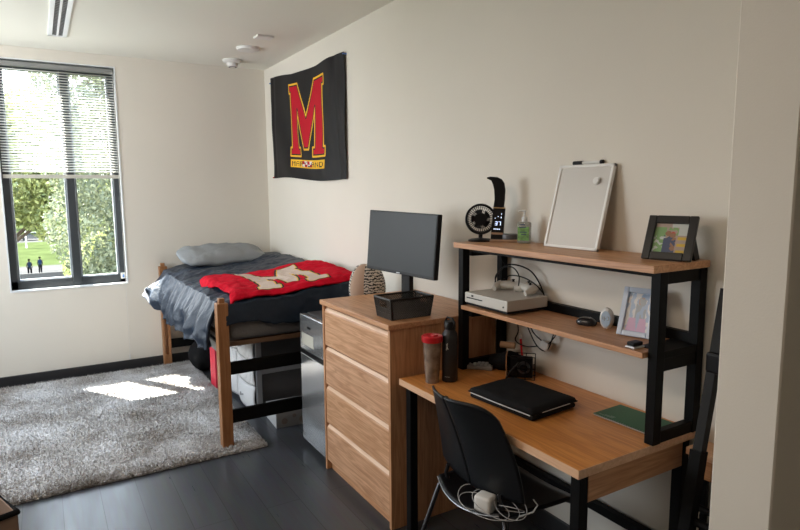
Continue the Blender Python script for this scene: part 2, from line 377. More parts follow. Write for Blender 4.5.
tree('leafy_tree', 'low yellowish tree beside the walkway outside', (1.0, 46, GZ), [(0, 0, 3.4, 1.9), (1.4, 0, 4.6, 1.7), (2.6, 0, 3.0, 1.7), (.4, 0, 1.8, 1.3)], 6000, .16, LY, 3)
tree('leafy_tree', 'deep green tree far beyond the road outside', (6.5, 170, GZ), [(0, 0, 9, 5.5), (6, 0, 8, 5), (-6, 0, 8.5, 4.6), (-11, 0, 8, 4.5), (-16, 0, 9, 5)], 9000, .42, LD, 4)
# far low building
fb = thing('far_building', 'pale low building with a pink roof beyond the road outside', 'building', (-12, 195, GZ))
MB().box(-11, 11, -5, 5, 0, 6).build('building_wall', mat('pale_render', (.045, .038, .036), 1.0, spec=0), fb)
MB().prism([(-5.6, 6), (5.6, 6), (0, 9)], -11.5, 11.5, 'x').build('building_roof', mat('pink_roof', (.05, .026, .024), 1.0, spec=0), fb)
qq = MB()
for k in range(6): MB().box(-9.5+k*3.6, -8+k*3.6, -5.06, -4.9, 2, 4.2).build('building_window', mat('dark_pane', (.05, .07, .09), .2), fb)
# parked cars
def car(loc, rz, col, label):
    root = thing('parked_car', label, 'car', loc, rz, 'cars parked outside')
    prof = [(-2.2, .35), (-2.2, .8), (-1.9, .95), (-1.45, 1.0), (-.9, 1.42), (.7, 1.45), (1.35, 1.02), (2.0, .9), (2.2, .7), (2.2, .35)]
    MB().prism(prof, -.85, .85, 'y').build('car_body', col, root)
    gp = [(-1.35, 1.0), (-.86, 1.36), (.66, 1.39), (1.2, 1.02)]
    MB().prism(gp, -.865, .865, 'y').build('car_window', mat('car_glass', (.03, .04, .05), .1), root)
    for x in (-1.4, 1.4):
        for y in (-.8, .8): MB().tube([(x, y-.1, .33), (x, y+.1, .33)], .33, 18).build('wheel', BLACKP, root)
    return root
car((-3.2, 127, GZ+.03), .1, mat('car_white', (.06, .06, .06), .3), 'white car parked on the road outside the window')
car((-8.6, 129, GZ+.03), 0, mat('car_silver', (.02, .03, .05), .3), 'silver car parked left of the white one outside')
lp = thing('street_lamp', 'thin white street lamp outside the window', 'street lamp', (-4.1, 110, GZ))
MB().tube([(0, 0, 0), (0, 0, 4.6)], [.12, .07], 10).build('lamp_pole', WHITEP, lp); MB().lathe([(.1, 0), (.35, .1), (.3, .3), (.05, .42)], 14, c=(0, 0, 4.6)).build('lamp_head', WHITEP, lp)
# low wall along the walkway and two passers-by
MB_ = MB().box(-12, 3.5, 68.2, 68.6, 0, .75, .02)
tag(MB_.build('low_wall', mat('pale_concrete', (.07, .068, .064), 1.0, spec=0), loc=(0, 0, GZ)), 'low pale concrete wall beside the walkway outside', 'wall')
def person(loc, rz, shirt, legs, label):
    root = thing('person', label, 'person', loc, rz)
    def skin(name, pts, edges, rad, m):
        me = bpy.data.meshes.new(name); me.from_pydata(pts, edges, []); o = bpy.data.objects.new(name, me); COL.objects.link(o)
        md = o.modifiers.new('skin', 'SKIN')
        for i, r in enumerate(rad): me.skin_vertices[0].data[i].radius = (r, r)
        me.skin_vertices[0].data[0].use_root = True
        o.modifiers.new('sub', 'SUBSURF').render_levels = 1; me.materials.append(m); o.parent = root; return o
    SK = mat('skin', (.04, .025, .018), .9, spec=0)
    pts = [(0, 0, .95), (0, 0, 1.2), (0, 0, 1.42), (0, 0, 1.5), (0, 0, 1.6), (0, 0, 1.72),
           (.19, 0, 1.40), (.24, .03, 1.12), (.22, -.10, .88), (-.19, 0, 1.40), (-.24, .0, 1.12), (-.24, -.05, .88),
           (.1, 0, .88), (.12, -.05, .48), (.12, .03, .08), (.12, -.12, .04), (-.1, 0, .88), (-.11, .06, .48), (-.11, .12, .08), (-.11, -.02, .04)]
    ed = [(0, 1), (1, 2), (2, 3), (3, 4), (4, 5), (2, 6), (6, 7), (7, 8), (2, 9), (9, 10), (10, 11), (0, 12), (12, 13), (13, 14), (14, 15), (0, 16), (16, 17), (17, 18), (18, 19)]
    if not hasattr(bpy.data.meshes, 'x'):
        skin('body', pts, ed, [.12, .12, .12, .055, .085, .09, .06, .045, .03, .06, .045, .03, .08, .06, .045, .04, .08, .06, .045, .04], SK)
    MB().lathe([(.15, .92), (.165, 1.1), (.19, 1.35), (.15, 1.46), (.07, 1.5)], 16, sy=.72).build('shirt', shirt, root, smooth=True)
    lg = MB()
    lg.tube([(.1, 0, .96), (.12, -.05, .5), (.12, .03, .1)], [.105, .08, .065], 12); lg.tube([(-.1, 0, .96), (-.11, .06, .5), (-.11, .12, .1)], [.105, .08, .065], 12)
    lg.build('trousers', legs, root, smooth=True)
    MB().lathe([(.03, 1.6), (.1, 1.66), (.108, 1.74), (.07, 1.81), (.01, 1.83)], 14, c=(0, .015, 0)).build('hair', mat('dark_hair', (.006, .004, .003), .9, spec=0), root, smooth=True)
    return root

# ================================================================== rug
def rug_fn(u, v):
    x = -2.75+1.915*u; y = 3.57+2.21*v
    e = min(u*1.915, (1-u)*1.915, v*2.21, (1-v)*2.21)
    h = 0.028*min(1, e/.03)**.5+.003
    j = .011*(1-min(1, e/.05))
    h += .006*nz(x*45, y*45)*min(1, e/.02)+.004*nz(x*12, y*12, 4)*min(1, e/.02)
    return (x+j*nz(x*30, y*30, 3), y+j*nz(x*30, y*30, 7), h)
RUG = bpy.data.materials.new('shag_pile'); RUG.use_nodes = True; t = RUG.node_tree; b = t.nodes['Principled BSDF']; b.inputs['Roughness'].default_value = .95
tcn = t.nodes.new('ShaderNodeTexCoord'); n1 = t.nodes.new('ShaderNodeTexNoise'); n1.inputs['Scale'].default_value = 3.2; n1.inputs['Detail'].default_value = 3
n2 = t.nodes.new('ShaderNodeTexNoise'); n2.inputs['Scale'].default_value = 90; n2.inputs['Detail'].default_value = 3
ad = t.nodes.new('ShaderNodeMath'); ad.operation = 'ADD'; sb = t.nodes.new('ShaderNodeMath'); sb.operation = 'MULTIPLY'; sb.inputs[1].default_value = .5
r = t.nodes.new('ShaderNodeValToRGB'); r.color_ramp.elements[0].position = .36; r.color_ramp.elements[1].position = .62
r.color_ramp.elements[0].color = (.27, .235, .205, 1); r.color_ramp.elements[1].color = (.80, .80, .82, 1)
bp = t.nodes.new('ShaderNodeBump'); bp.inputs['Strength'].default_value = 1; bp.inputs['Distance'].default_value = .02
L = t.links.new
L(tcn.outputs['Object'], n1.inputs[0]); L(tcn.outputs['Object'], n2.inputs[0]); L(n1.outputs[0], ad.inputs[0]); L(n2.outputs[0], ad.inputs[1]); L(ad.outputs[0], sb.inputs[0]); L(sb.outputs[0], r.inputs[0]); L(r.outputs[0], b.inputs['Base Color']); L(n2.outputs[0], bp.inputs['Height']); L(bp.outputs[0], b.inputs['Normal'])
rb = MB().grid(rug_fn, 260, 300)
rug = rb.build('shag_rug', RUG, smooth=False, fixn=False)
for p in rug.data.polygons: p.use_smooth = True
tag(rug, 'mottled grey and beige shag rug on the dark floor under the window', 'rug')
# shag tufts in the rug's own mesh: short leaning strands
tv = []; tf = []; rnd = random.Random(5)
for k in range(42000):
    u, v = rnd.random(), rnd.random()
    if k < 9000: v = rnd.random()**3*.04 if k % 2 else v; u = u if k % 2 else 1-rnd.random()**3*.03
    p = Vector(rug_fn(u, v)); a = rnd.uniform(0, 2*PI); d = Vector((math.cos(a), math.sin(a), 0)); s = rnd.uniform(.006, .012)
    out = Vector((0, 0, rnd.uniform(.008, .018)))+Vector((math.cos(a+1.3), math.sin(a+1.3), 0))*rnd.uniform(.003, .014)
    o = len(tv); tv += [tuple(p-d*s*.35), tuple(p+d*s*.35), tuple(p+out)]; tf.append((o, o+1, o+2))
me = bpy.data.meshes.new('rug_pile'); me.from_pydata(tv, [], tf); me.materials.append(RUG)
o = bpy.data.objects.new('rug_pile', me); COL.objects.link(o); o.parent = rug; o['kind'] = 'stuff'

# ================================================================== banner on the right wall
GLY = [(0, 0), (.30, 0), (.30, .10), (.25, .10), (.25, .66), (.43, .10), (.57, .10), (.75, .66), (.75, .10), (.70, .10), (.70, 0), (1, 0), (1, .10), (.955, .10), (.955, .90), (1, .90), (1, 1), (.74, 1), (.5, .52), (.26, 1), (0, 1), (0, .90), (.045, .90), (.045, .10), (0, .10)]
FONT = {'M': ['10001', '11011', '10101', '10001', '10001'], 'A': ['01110', '10001', '11111', '10001', '10001'], 'R': ['11110', '10001', '11110', '10010', '10001'],
        'Y': ['10001', '01010', '00100', '00100', '00100'], 'L': ['10000', '10000', '10000', '10000', '11111'], 'N': ['10001', '11001', '10101', '10011', '10001'], 'D': ['11110', '10001', '10001', '10001', '11110']}
B_BLK = mat('banner_black', (.010, .010, .012), .5, spec=.18); B_RED = mat('banner_red', (.48, .004, .02), .6, spec=.15); B_GOLD = mat('banner_gold', (.80, .45, .03), .6, spec=.15); B_WHT = mat('banner_white', (.75, .72, .68), .5)
y0b, y1b = 5.60, 4.02; z0b, z1b = 1.715, 2.63
def banner_fn(u, v):
    y = y0b+(y1b-y0b)*u; zt = 2.675-.06*u-.035*math.sin(PI*u)**2+.005*abs(math.sin(3*PI*u)); zb = 1.742-.042*u+.012*math.sin(2.2*PI*u)
    z = zb+(zt-zb)*v
    fold = .010*math.sin(14*u+5*v+2*math.sin(3*v))+.008*nz(u*6, v*4)+.012*math.exp(-((u-.93+.05*v)/.03)**2)+.008*math.exp(-((u-.04)/.02)**2)
    fold += .006*math.sin(30*(u+v*.4))*max(0, u-.6)*2
    return (-.020+fold*.55, y, z)
GW, GH = .735, .655; gu0, gz0 = .300, .205
def banner_mat(u, v):
    X = u*1.58+.025; Z = v*.90; gx = (X-.50)/.72; gz = (Z-.20)/.60
    if -.05 < gx < 1.05 and -.05 < gz < 1.05:
        px, pz = (X-.50), (Z-.20); P = GP
        ins = inpoly(px, pz, P); d = dpoly(px, pz, P)
        sdist = d if ins else -d
        if sdist > .010: return B_RED
        if sdist > -.001: return B_BLK
        if sdist > -.016: return B_GOLD
    bx, bz = (X-.51)/.70, (Z-.095)/.068
    if -.02 < bx < 1.02 and 0 < bz < 1:
        if bz < .13 or bz > .87 or bx < .0 or bx > 1.0: return B_GOLD
        if .33 < bx < .67 and True:
            q = (int((bx-.33)/.085)+int((bz-.1)/.4)) % 2
        else: q = None
        k = int(bx*8); ch = 'MARYLAND'[max(0, min(7, k))]; cx = bx*8-k; r_ = int((bz-.18)/.64*5)
        on = 0 <= r_ < 5 and .12 < cx < .88 and FONT[ch][4-r_][int((cx-.12)/.76*5)] == '1'
        if q is not None: return (B_BLK if on else (B_RED if q else B_WHT))
        return B_BLK if on else B_GOLD
    return B_BLK
GP = [(a*.72, c*.60) for a, c in GLY]
bn = thing('wall_banner', 'black fabric banner with a large red and gold letter M on the right wall', 'banner', (0, 4.8, 1.7))
bm_ = MB().grid(lambda u, v: Vector(banner_fn(u, v))-Vector((0, 4.8, 1.7)), 300, 170, mfn=banner_mat)
bm_.build('banner_cloth', None, bn, smooth=True, thick=.0, fixn=False)
for y, z in ((5.615, 2.63), (4.02, 2.60), (5.60, 1.75)):
    MB().tube([(-.03, y-4.8, z-1.7), (-.0, y-4.8, z-1.7)], .006, 8).build('push_pin', RED if z < 2 else mat('pin_blue', (.1, .2, .5), .4), bn)

# ================================================================== bed
bd = thing('bed_frame', 'raised wooden bed frame with square posts and black crossbars', 'bed', (0, 4.71, 0))
def post(x, y, slot=False):
    q = MB()
    if not slot: q.box(x-.034, x+.034, y-.034, y+.034, 0.0, .945, .004)
    else:
        q.box(x-.034, x-.014, y-.034, y+.034, 0, .945, .002); q.box(x+.014, x+.034, y-.034, y+.034, 0, .945, .002)
        q.box(x-.014, x+.014, y-.0, y+.034, 0, .945); q.box(x-.014, x+.014, y-.034, y, 0, .12); q.box(x-.014, x+.014, y-.034, y, .8, .945)
    p = q.build('post', W_POST, bd)
    MB().box(x-.018, x+.018, y-.018, y+.018, .945, .975, .004).build('post_cap', W_POST, p)
YN, YR = 3.655-4.71, 5.785-4.71
post(-1.063, YN); post(-1.045, YR, True); post(-.06, YN); post(-.06, YR, True)
for y, s in ((YN, 1), (YR, -1)):
    for z0, z1 in ((.485, .565), (.172, .258)):
        MB().box(-1.03, -.09, y-.012, y+.012, z0, z1, .003).build('crossbar', BLACK, bd)
for x in (-1.04, -.075): MB().box(x-.006, x+.006, YN+.034, YR-.034, .58, .64, .002).build('side_rail', mat('rail_grey', (.30, .31, .32), .4, .6), bd)
MB().box(-1.03, -.09, YN+.03, YR-.03, .655, .685, .003).build('bed_deck', mat('deck_brown', (.16, .09, .05), .6), bd)
mtm = mat('mattress_grey', (.16, .16, .165), .85, bump=.4, bscale=80)
tag(MB().box(-1.03, -.04, 3.66, 5.76, .69, .87, .05, 5).build('mattress', mtm, smooth=True), 'grey mattress on the raised wooden bed, mostly under the dark comforter', 'mattress')

# comforter
CMF = mat('comforter_slate', (.012, .023, .043), .46, bump=1.0, bscale=17, spec=.38, var=.15, vscale=5)
LIN = mat('comforter_lining', (.36, .38, .43), .8)
def top_z(x, y):
    c = .965+.022*nz(x*2.2, y*2.0, 1)+.010*nz(x*7, y*6, 2)
    c += .060*max(0, min(1, (x+.65)/.5))
    return c
TW, SD, FD = 1.03, .42, .12   # top width, side drop, foot drop
def comf(s, t):
    a = s*(TW+SD); Ly = 2.02
    bb = t*(Ly+FD)
    y = 5.67-min(bb, Ly); x = -.03-min(a, TW); z = top_z(x, y)
    if a > TW:
        k = (a-TW)/SD; fl = math.exp(-((y-5.50)/.15)**2)
        dn = (.215+.05*math.sin((y-3.6)*1.3))*k*(1-.45*fl)
        out = .115*math.sin(PI*min(1, k*1.3)*.5)-.03*k*k+.13*k*fl
        w1 = (.25+.75*k)*(.026*math.sin(y*21+1.8*math.sin(y*5)+k)+.028*nz(y*10, k*2.5, 9)+.012*math.sin(y*47+k*3+nz(y*6, k)*3))+.03*nz(y*4+k*2, k*3.2, 5)*k
        x -= max(.02*k, out+w1); z -= dn+.055*(1-math.exp(-k*4)); z += .035*k*nz(y*5, 3)
    e = (a-(TW-.28))/.28
    if e > 0: z -= .045*min(1, e)**2
    if bb > Ly:
        k = (bb-Ly)/FD; y -= .012+.022*math.sin(k*PI*.6)+.010*nz(x*9, k*2, 6)*k; z -= (FD-.005)*k+.014*(1-math.exp(-6*k)); z += .012*nz(x*6, 1, 3)*k
        z -= .10*k*max(0, min(1, (x+.95)/.5))
    else:
        e = (Ly-bb)/.14
        if e < 1: z -= .035*(1-e)**2
    d = nz(x*3, y*3, 6)
    z += .006*math.sin(x*21)*math.sin(y*19)+.012*(1-abs(nz(x*6+2*d, y*8+2*d, 8))*3)*.6+.004*nz(x*26, y*26, 8)
    return (x, y, z)
cs = (TW-.012)/(TW+SD); ctt = 1.93/(2.02+FD)
cf = MB().grid(comf, 190, 240, skip=lambda s, t: s > cs and t > ctt)
cfo = cf.build('comforter', CMF, smooth=False, fixn=False)
for p in cfo.data.polygons: p.use_smooth = True
cfo.data.materials.append(LIN)
md = cfo.modifiers.new('thickness', 'SOLIDIFY'); md.thickness = .022; md.offset = -1; md.material_offset = 0
tag(cfo, 'dark slate blue quilted comforter hanging rumpled over the side of the bed', 'comforter')
# lining turned up at the flared corner
def lin(u, v):
    P = Vector(comf(.86+.135*u, .05+.10*v)); 
    return P+Vector((-.012, -.006, .008+.01*nz(u*5, v*5)))
lo = MB().grid(lambda u, v: lin(u, v), 16, 16, skip=lambda u, v: u+.25*math.sin(v*PI*2) < .35 or v > .8+.1*math.sin(u*9)).build('turned_lining', LIN, cfo, smooth=True, thick=.006, fixn=False)
lo['label'] = 'pale inner lining showing at the corner'

# pillow
def soft(cx, cy, cz, a, b_, c, e1=.5, e2=.45, nu=48, nv=24, wr=.0, seed=0, M=None):
    def sg(v, e): return math.copysign(abs(v)**e, v)
    def fn(u, v):
        th = 2*PI*u; ph = -PI/2+PI*v
        ca = abs(math.cos(ph))**e1
        x = a*ca*sg(math.cos(th), e2); y = b_*ca*sg(math.sin(th), e2); r2 = min(1, math.hypot(x/a, y/b_))
        z = c*sg(math.sin(ph), .9)*(1-.25*r2**4)
        p = Vector((x, y, z))
        p += Vector((0, 0, 1))*wr*(nz(x*9+seed, y*9, z*3)+.5*nz(x*22+seed, y*20))
        p = (M @ p) if M else p
        return p+Vector((cx, cy, cz))
    return fn
PM = Matrix.Rotation(math.radians(8), 3, 'Z') @ Matrix.Rotation(math.radians(16), 3, 'X')
pl = MB().grid(soft(-.57, 5.50, 1.050, .39, .19, .070, .55, .45, 72, 36, .018, 3, PM), 72, 36).build('pillow', mat('pillow_grey', (.27, .285, .30), .75, bump=.2, bscale=40), smooth=True)
tag(pl, 'light grey pillow at the head of the bed against the window wall', 'pillow')

# red throw with an M
T_RED = mat('throw_red', (.55, .004, .02), .9, bump=.5, bscale=120, spec=.1, var=.15, vscale=30); T_CRM = mat('throw_cream', (.62, .50, .43), .9, bump=.4, bscale=120)
T_BLK = mat('throw_black', (.015, .014, .015), .9); T_GLD = mat('throw_gold', (.75, .45, .05), .8)
def bil(A, B, C, D, u, v): return (1-u)*(1-v)*A[0]+u*(1-v)*B[0]+u*v*C[0]+(1-u)*v*D[0], (1-u)*(1-v)*A[1]+u*(1-v)*B[1]+u*v*C[1]+(1-u)*v*D[1]
def thr(u, v):
    x, y = bil((-1.0, 3.66), (-.08, 3.65), (-.06, 4.50), (-.97, 4.55), u, v)
    y += .03*math.sin(u*7)*(1-v)+.03*math.sin(u*5+1)*v; x += .03*math.sin(v*6)*(1-u)
    ex = max(0, -.98-x)
    z = top_z(x, y)+.034-.030*max(0, min(1, (-x-.78)/.28))**2-.02*max(0, 1-v/.12)+.010*nz(x*7, y*7, 4)+.007*nz(x*20, y*20, 4)-ex*1.2
    edge = min(u, 1-u, v, 1-v)
    z -= .016*max(0, 1-edge/.04)
    return (x, y, z)
TP = [(a*.58+.20, c*.50+.15) for a, c in GLY]
def thr_m(u, v):
    u2 = u; v2 = v*1.02
    P = TP2; ins = inpoly(u2, v2, P); d = dpoly(u2, v2, P); s = d if ins else -d
    if s > .0: return T_CRM
    if s > -.008: return T_GLD
    if s > -.022: return T_BLK
    return T_RED
TP2 = [(.225+a*.50, .08+c*.80) for a, c in GLY]
to = MB().grid(thr, 200, 140, mfn=thr_m).build('throw_blanket', None, fixn=False)
for p in to.data.polygons: p.use_smooth = True
md = to.modifiers.new('thickness', 'SOLIDIFY'); md.thickness = .012; md.offset = 0
tag(to, 'bright red fleece throw with a cream letter M spread across the foot of the bed', 'blanket')

# ================================================================== under the bed
dc = thing('drawer_cart', 'white and grey plastic drawer cart with bowed woven fronts under the bed', 'drawer cart', (-.52, 4.54, 0))
# body frame, local: x -.2 (front) .. .2, y -.42..+.42
GF = mat('cart_grey', (.42, .44, .47), .55); CW = mat('cart_white', (.66, .67, .68), .5)
fr = MB()
for y in (-.42, .40):
    for x in (-.20, .16): fr.box(x, x+.045, y, y+.035, 0.02, .60, .005)
    for z in (.02, .30, .57): fr.box(-.20, .205, y+.004, y+.03, z, z+.035, .004)
fr.box(-.2, .2, -.42, .435, .60, .625, .01)
fr.build('cart_frame', GF, dc)
for y in (-.405, .405): MB().box(-.17, .18, y-.005, y+.005, .04, .58).build('cart_panel', mat('cart_dark_panel', (.09, .09, .095), .7), dc)
MB().box(-.02, .2, -.40, .40, .04, .58).build('cart_back', GF, dc)
def dotmat():
    m = mat('cart_woven', (.66, .67, .68), .5); t = m.node_tree; b = t.nodes['Principled BSDF']
    tcn = t.nodes.new('ShaderNodeTexCoord'); v = t.nodes.new('ShaderNodeTexVoronoi'); v.inputs['Scale'].default_value = 95; v.inputs['Randomness'].default_value = .2
    r = t.nodes.new('ShaderNodeValToRGB'); r.color_ramp.elements[0].position = .1; r.color_ramp.elements[1].position = .35
    r.color_ramp.elements[0].color = (.25, .25, .24, 1); r.color_ramp.elements[1].color = (.74, .74, .73, 1)
    t.links.new(tcn.outputs['Object'], v.inputs[0]); t.links.new(v.outputs['Distance'], r.inputs[0]); t.links.new(r.outputs[0], b.inputs['Base Color'])
    return m
WOV = dotmat()
for col, (ya, yb) in enumerate(((-.415, -.005), (.005, .415))):
    for z0, z1 in ((.03, .215), (.22, .40), (.405, .585)):
        def fn(u, v, ya=ya, yb=yb, z0=z0, z1=z1): return (-.205-.03*math.sin(PI*u)**.8-.012*math.sin(PI*v), ya+(yb-ya)*u, z0+(z1-z0)*v)
        d = MB().grid(fn, 20, 8).build('drawer', WOV if z0 > .2 else CW, dc, smooth=True, thick=.008, fixn=False)
        MB().tube([(-.245, (ya+yb)/2-.04, (z0+z1)/2-.0), (-.262, (ya+yb)/2, (z0+z1)/2-.01), (-.245, (ya+yb)/2+.04, (z0+z1)/2)], .006, 8).build('drawer_handle', GREYP, d)
# dotted box
bx = thing('storage_box', 'flat pale grey box with dots on the floor under the bed', 'box', (-.47, 3.93, 0), -.06)
MB().box(-.21, .26, -.13, .13, 0, .115, .004).build('box_body', mat('box_pale', (.42, .42, .42), .7), bx)
for i, (a, z, c) in enumerate(((-.15, .045, .022), (-.08, .075, .014), (-.02, .04, .026), (.07, .07, .024), (.15, .04, .02), (.21, .085, .015))):
    MB().tube([(a, -.1301, z), (a, -.1315, z)], c, 18).build('dot', mat('dot_tan', (.33, .28, .24), .7), bx)
# red folder + black bag at the far end
rf = MB().box(-.012, .012, -.06, .06, 0, .36, .003).build('storage_folder', mat('folder_red', (.60, .02, .05), .5), loc=(-.83, 4.90, 0), rot=(0, -.0, .1))
tag(rf, 'bright red upright folder on the floor left of the drawer cart', 'folder')
bg_ = thing('duffel_bag', 'black soft bag on the floor under the head of the bed', 'bag', (-.74, 5.48, 0))
MB().grid(soft(0, 0, .15, .17, .16, .15, .6, .6, 32, 18, .03, 9), 32, 18).build('bag_body', BLACKF, bg_, smooth=True)
MB().tube([(-.08, -.1, .25), (-.10, -.11, .36), (-.02, -.08, .42), (.05, -.1, .36), (.06, -.1, .25)], .009, 8).build('bag_handle', BLACKF, bg_)

# mini fridge
fg = thing('mini_fridge', 'stainless two-door mini fridge between the bed and the dresser', 'refrigerator', (-.32, 3.305, 0))
MB().box(-.25, .25, -.195, .195, .02, .86, .008).build('fridge_body', mat('fridge_dark', (.05, .05, .055), .5), fg)
STL = mat('fridge_steel', (.66, .68, .70), .25, .85)
fz_ = MB().box(-.297, -.255, -.197, .197, .635, .858, .008, 3).build('freezer_door', STL, fg)
lw = MB().box(-.297, -.255, -.197, .197, .035, .612, .008, 3).build('lower_door', STL, fg)
MB().box(-.2985, -.297, -.02, .16, .672, .745).build('paper_label', mat('label_cream', (.62, .60, .52), .6), fz_)
q = MB()
for k in range(5): q.box(-.2985, -.297, .02+k*.012, .027+k*.012, .785-.004*(k % 2), .797)
q.build('maker_mark', BLACKP, fz_)
MB().box(-.30, -.27, -.19, .19, .612, .635, .003).build('door_gap_handle', BLACKP, fg)
MB().box(-.24, .24, -.19, .19, 0, .03).build('plinth', BLACKP, fg)
# patterned cushion on the fridge
cm1 = mat('cushion_beige', (.42, .28, .20), .9, bump=.3, bscale=150)
def zig():
    m = bpy.data.materials.new('cushion_zigzag'); m.use_nodes = True; t = m.node_tree; b = t.nodes['Principled BSDF']; b.inputs['Roughness'].default_value = .9
    tcn = t.nodes.new('ShaderNodeTexCoord'); wv = t.nodes.new('ShaderNodeTexWave'); wv.bands_direction = 'Z'; wv.inputs['Scale'].default_value = 18; wv.inputs['Distortion'].default_value = 7; wv.inputs['Detail Scale'].default_value = 3
    r = t.nodes.new('ShaderNodeValToRGB'); r.color_ramp.interpolation = 'CONSTANT'; r.color_ramp.elements[0].color = (.02, .02, .02, 1); r.color_ramp.elements[1].position = .42; r.color_ramp.elements[1].color = (.60, .54, .47, 1)
    t.links.new(tcn.outputs['Object'], wv.inputs[0]); t.links.new(wv.outputs['Color'], r.inputs[0]); t.links.new(r.outputs[0], b.inputs['Base Color']); return m
ZG = zig()
cu = MB().grid(soft(0, 0, 0, .115, .10, .155, .62, .75, 64, 32, .006, 1), 64, 32, mfn=lambda u, v: cm1 if .575 < u < .735 else ZG).build('cushion', None, smooth=True, loc=(-.250, 3.275, 1.015), rot=(0, 0, -.5))
tag(cu, 'rounded beige cushion with black zigzag sides on top of the fridge', 'cushion')

# ================================================================== dresser
DX, DY0, DY1, DZ = -.635, 2.33, 3.10, 1.009
dr = thing('dresser', 'four-drawer oak dresser between the bed and the desk', 'dresser', (-.32, 2.715, 0))
ox, oy = .32, -2.715
for ya in (DY0, DY1-.02): MB().box(DX+ox, -.005+ox, ya+oy, ya+.02+oy, 0, DZ-.026, .002).build('side_panel', W_Z, dr)
MB().box(DX+.025+ox, -.005+ox, DY0+.02+oy, DY1-.02+oy, .05, DZ-.03).build('carcass', mat('carcass_dark', (.05, .025, .012), .7), dr)
MB().box(DX-.012+ox, -.003+ox, DY0-.008+oy, DY1+.008+oy, DZ-.026, DZ, .003).build('dresser_top', W_Y, dr)
MB().box(DX+.03+ox, DX+.05+ox, DY0+.02+oy, DY1-.02+oy, 0, .062).build('toe_kick', W_Y, dr)
zs = [(.062, .274), (.292, .504), (.522, .734), (.752, .962)]
for i, (a, c) in enumerate(zs):
    x = DX+.004+ox; d = .022
    prof = [(x, a), (x+d, a), (x+d, c+.004), (x+.016, c+.004), (x+.002, c-.014), (x, c-.018)]
    wd = wood('oak_drawer', (.40+.03*(i % 2), .19+.016*(i % 2), .09), (.76, .46, .28), 'y')
    dw = MB(); dw.prism([(p[0], p[1]) for p in prof], DY0+.023+oy, DY1-.023+oy, 'y'); dw = dw.build('drawer', wd, dr)
    wd.node_tree.nodes['Mapping'].inputs['Location'].default_value = (i*3.1, i*1.7, i*5.3)
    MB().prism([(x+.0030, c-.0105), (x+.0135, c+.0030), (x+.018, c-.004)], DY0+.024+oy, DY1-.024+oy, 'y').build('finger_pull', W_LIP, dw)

# monitor on the dresser
mo = thing('monitor', 'black flat-screen computer monitor standing on the dresser', 'monitor', (-.360, 2.69, DZ), .1737)
MX = Matrix.Translation((0, 0, .337)) @ Matrix.Rotation(.074, 4, 'Y') @ Matrix.Rotation(.0223, 4, 'X') @ Matrix.Translation((0, 0, -.299))
MB().box(-.0, .030, -.2725, .2725, .135, .463, .004, M=MX).build('monitor_case', BLACKP, mo)
scr = MB().box(-.0015, .001, -.264, .264, .152, .456, M=MX).build('screen', mat('screen_glass', (.020, .023, .025), .42, spec=.28), mo)
MB().box(-.003, .0, -.012, .012, .140, .1445, M=MX).build('maker_badge', mat('badge_silver', (.6, .6, .62), .3, .5), scr)
MB().box(.035, .065, -.035, .035, .012, .36, .006).build('stand_neck', BLACKP, mo)
MB().lathe([(.11, 0), (.11, .006), (.09, .012), (.02, .014)], 32, c=(.045, 0, 0), sy=1.15).build('stand_base', BLACKP, mo)
MB().tube([(.075, .03, .25), (.10, .07, .16), (.09, .09, .06), (.12, .07, .008)], .004, 6).build('power_cable', BLACKP, mo)

# basket
bk = thing('lattice_basket', 'black plastic lattice basket on the dresser in front of the monitor', 'basket', (-.475, 2.468, DZ))
LAT = mat('basket_black', (.012, .012, .013), .35)
def bwall(q, A, B, tA, tB, n, rows, handle=False):
    # A,B bottom ends; tA,tB rim ends
    A, B, tA, tB = map(Vector, (A, B, tA, tB))
    def P(u, v): return A.lerp(B, u).lerp(tA.lerp(tB, u), v)
    for i in range(-rows, n+rows):
        for sgn in (1, -1):
            pts = []
            for k in range(rows*2+1):
                v = k/(rows*2); u = (i+sgn*k*.5)/n
                if 0 <= u <= 1 and not (handle and .3 < u < .7 and .55 < v < .82): pts.append(P(u, v))
                else:
                    if len(pts) > 1: q.tube(pts, .0027, 4)
                    pts = []
            if len(pts) > 1: q.tube(pts, .0027, 4)
    for v in (.02, .28, .52): q.tube([P(0, v), P(1, v)], .0024, 4)
w0, l0, w1, l1, hh = .108, .068, .120, .080, .100
cb = [(-w0, -l0), (w0, -l0), (w0, l0), (-w0, l0)]; ct = [(-w1, -l1), (w1, -l1), (w1, l1), (-w1, l1)]
for i in range(4):
    j = (i+1) % 4; q = MB()
    bwall(q, (*cb[i], .002), (*cb[j], .002), (*ct[i], hh), (*ct[j], hh), 22 if i % 2 == 0 else 13, 8, handle=(i % 2 == 1))
    q.build('basket_side', LAT, bk)
MB().box(-w0, w0, -l0, l0, 0, .004).build('basket_floor', LAT, bk)
q = MB()
for i in range(4):
    a, c = ct[i], ct[(i+1) % 4]; q.tube([(a[0], a[1], hh), (c[0], c[1], hh)], .0055, 8)
for i in range(4): q.tube([(*cb[i], .002), (*ct[i], hh)], .0045, 6)
q.build('basket_rim', LAT, bk)

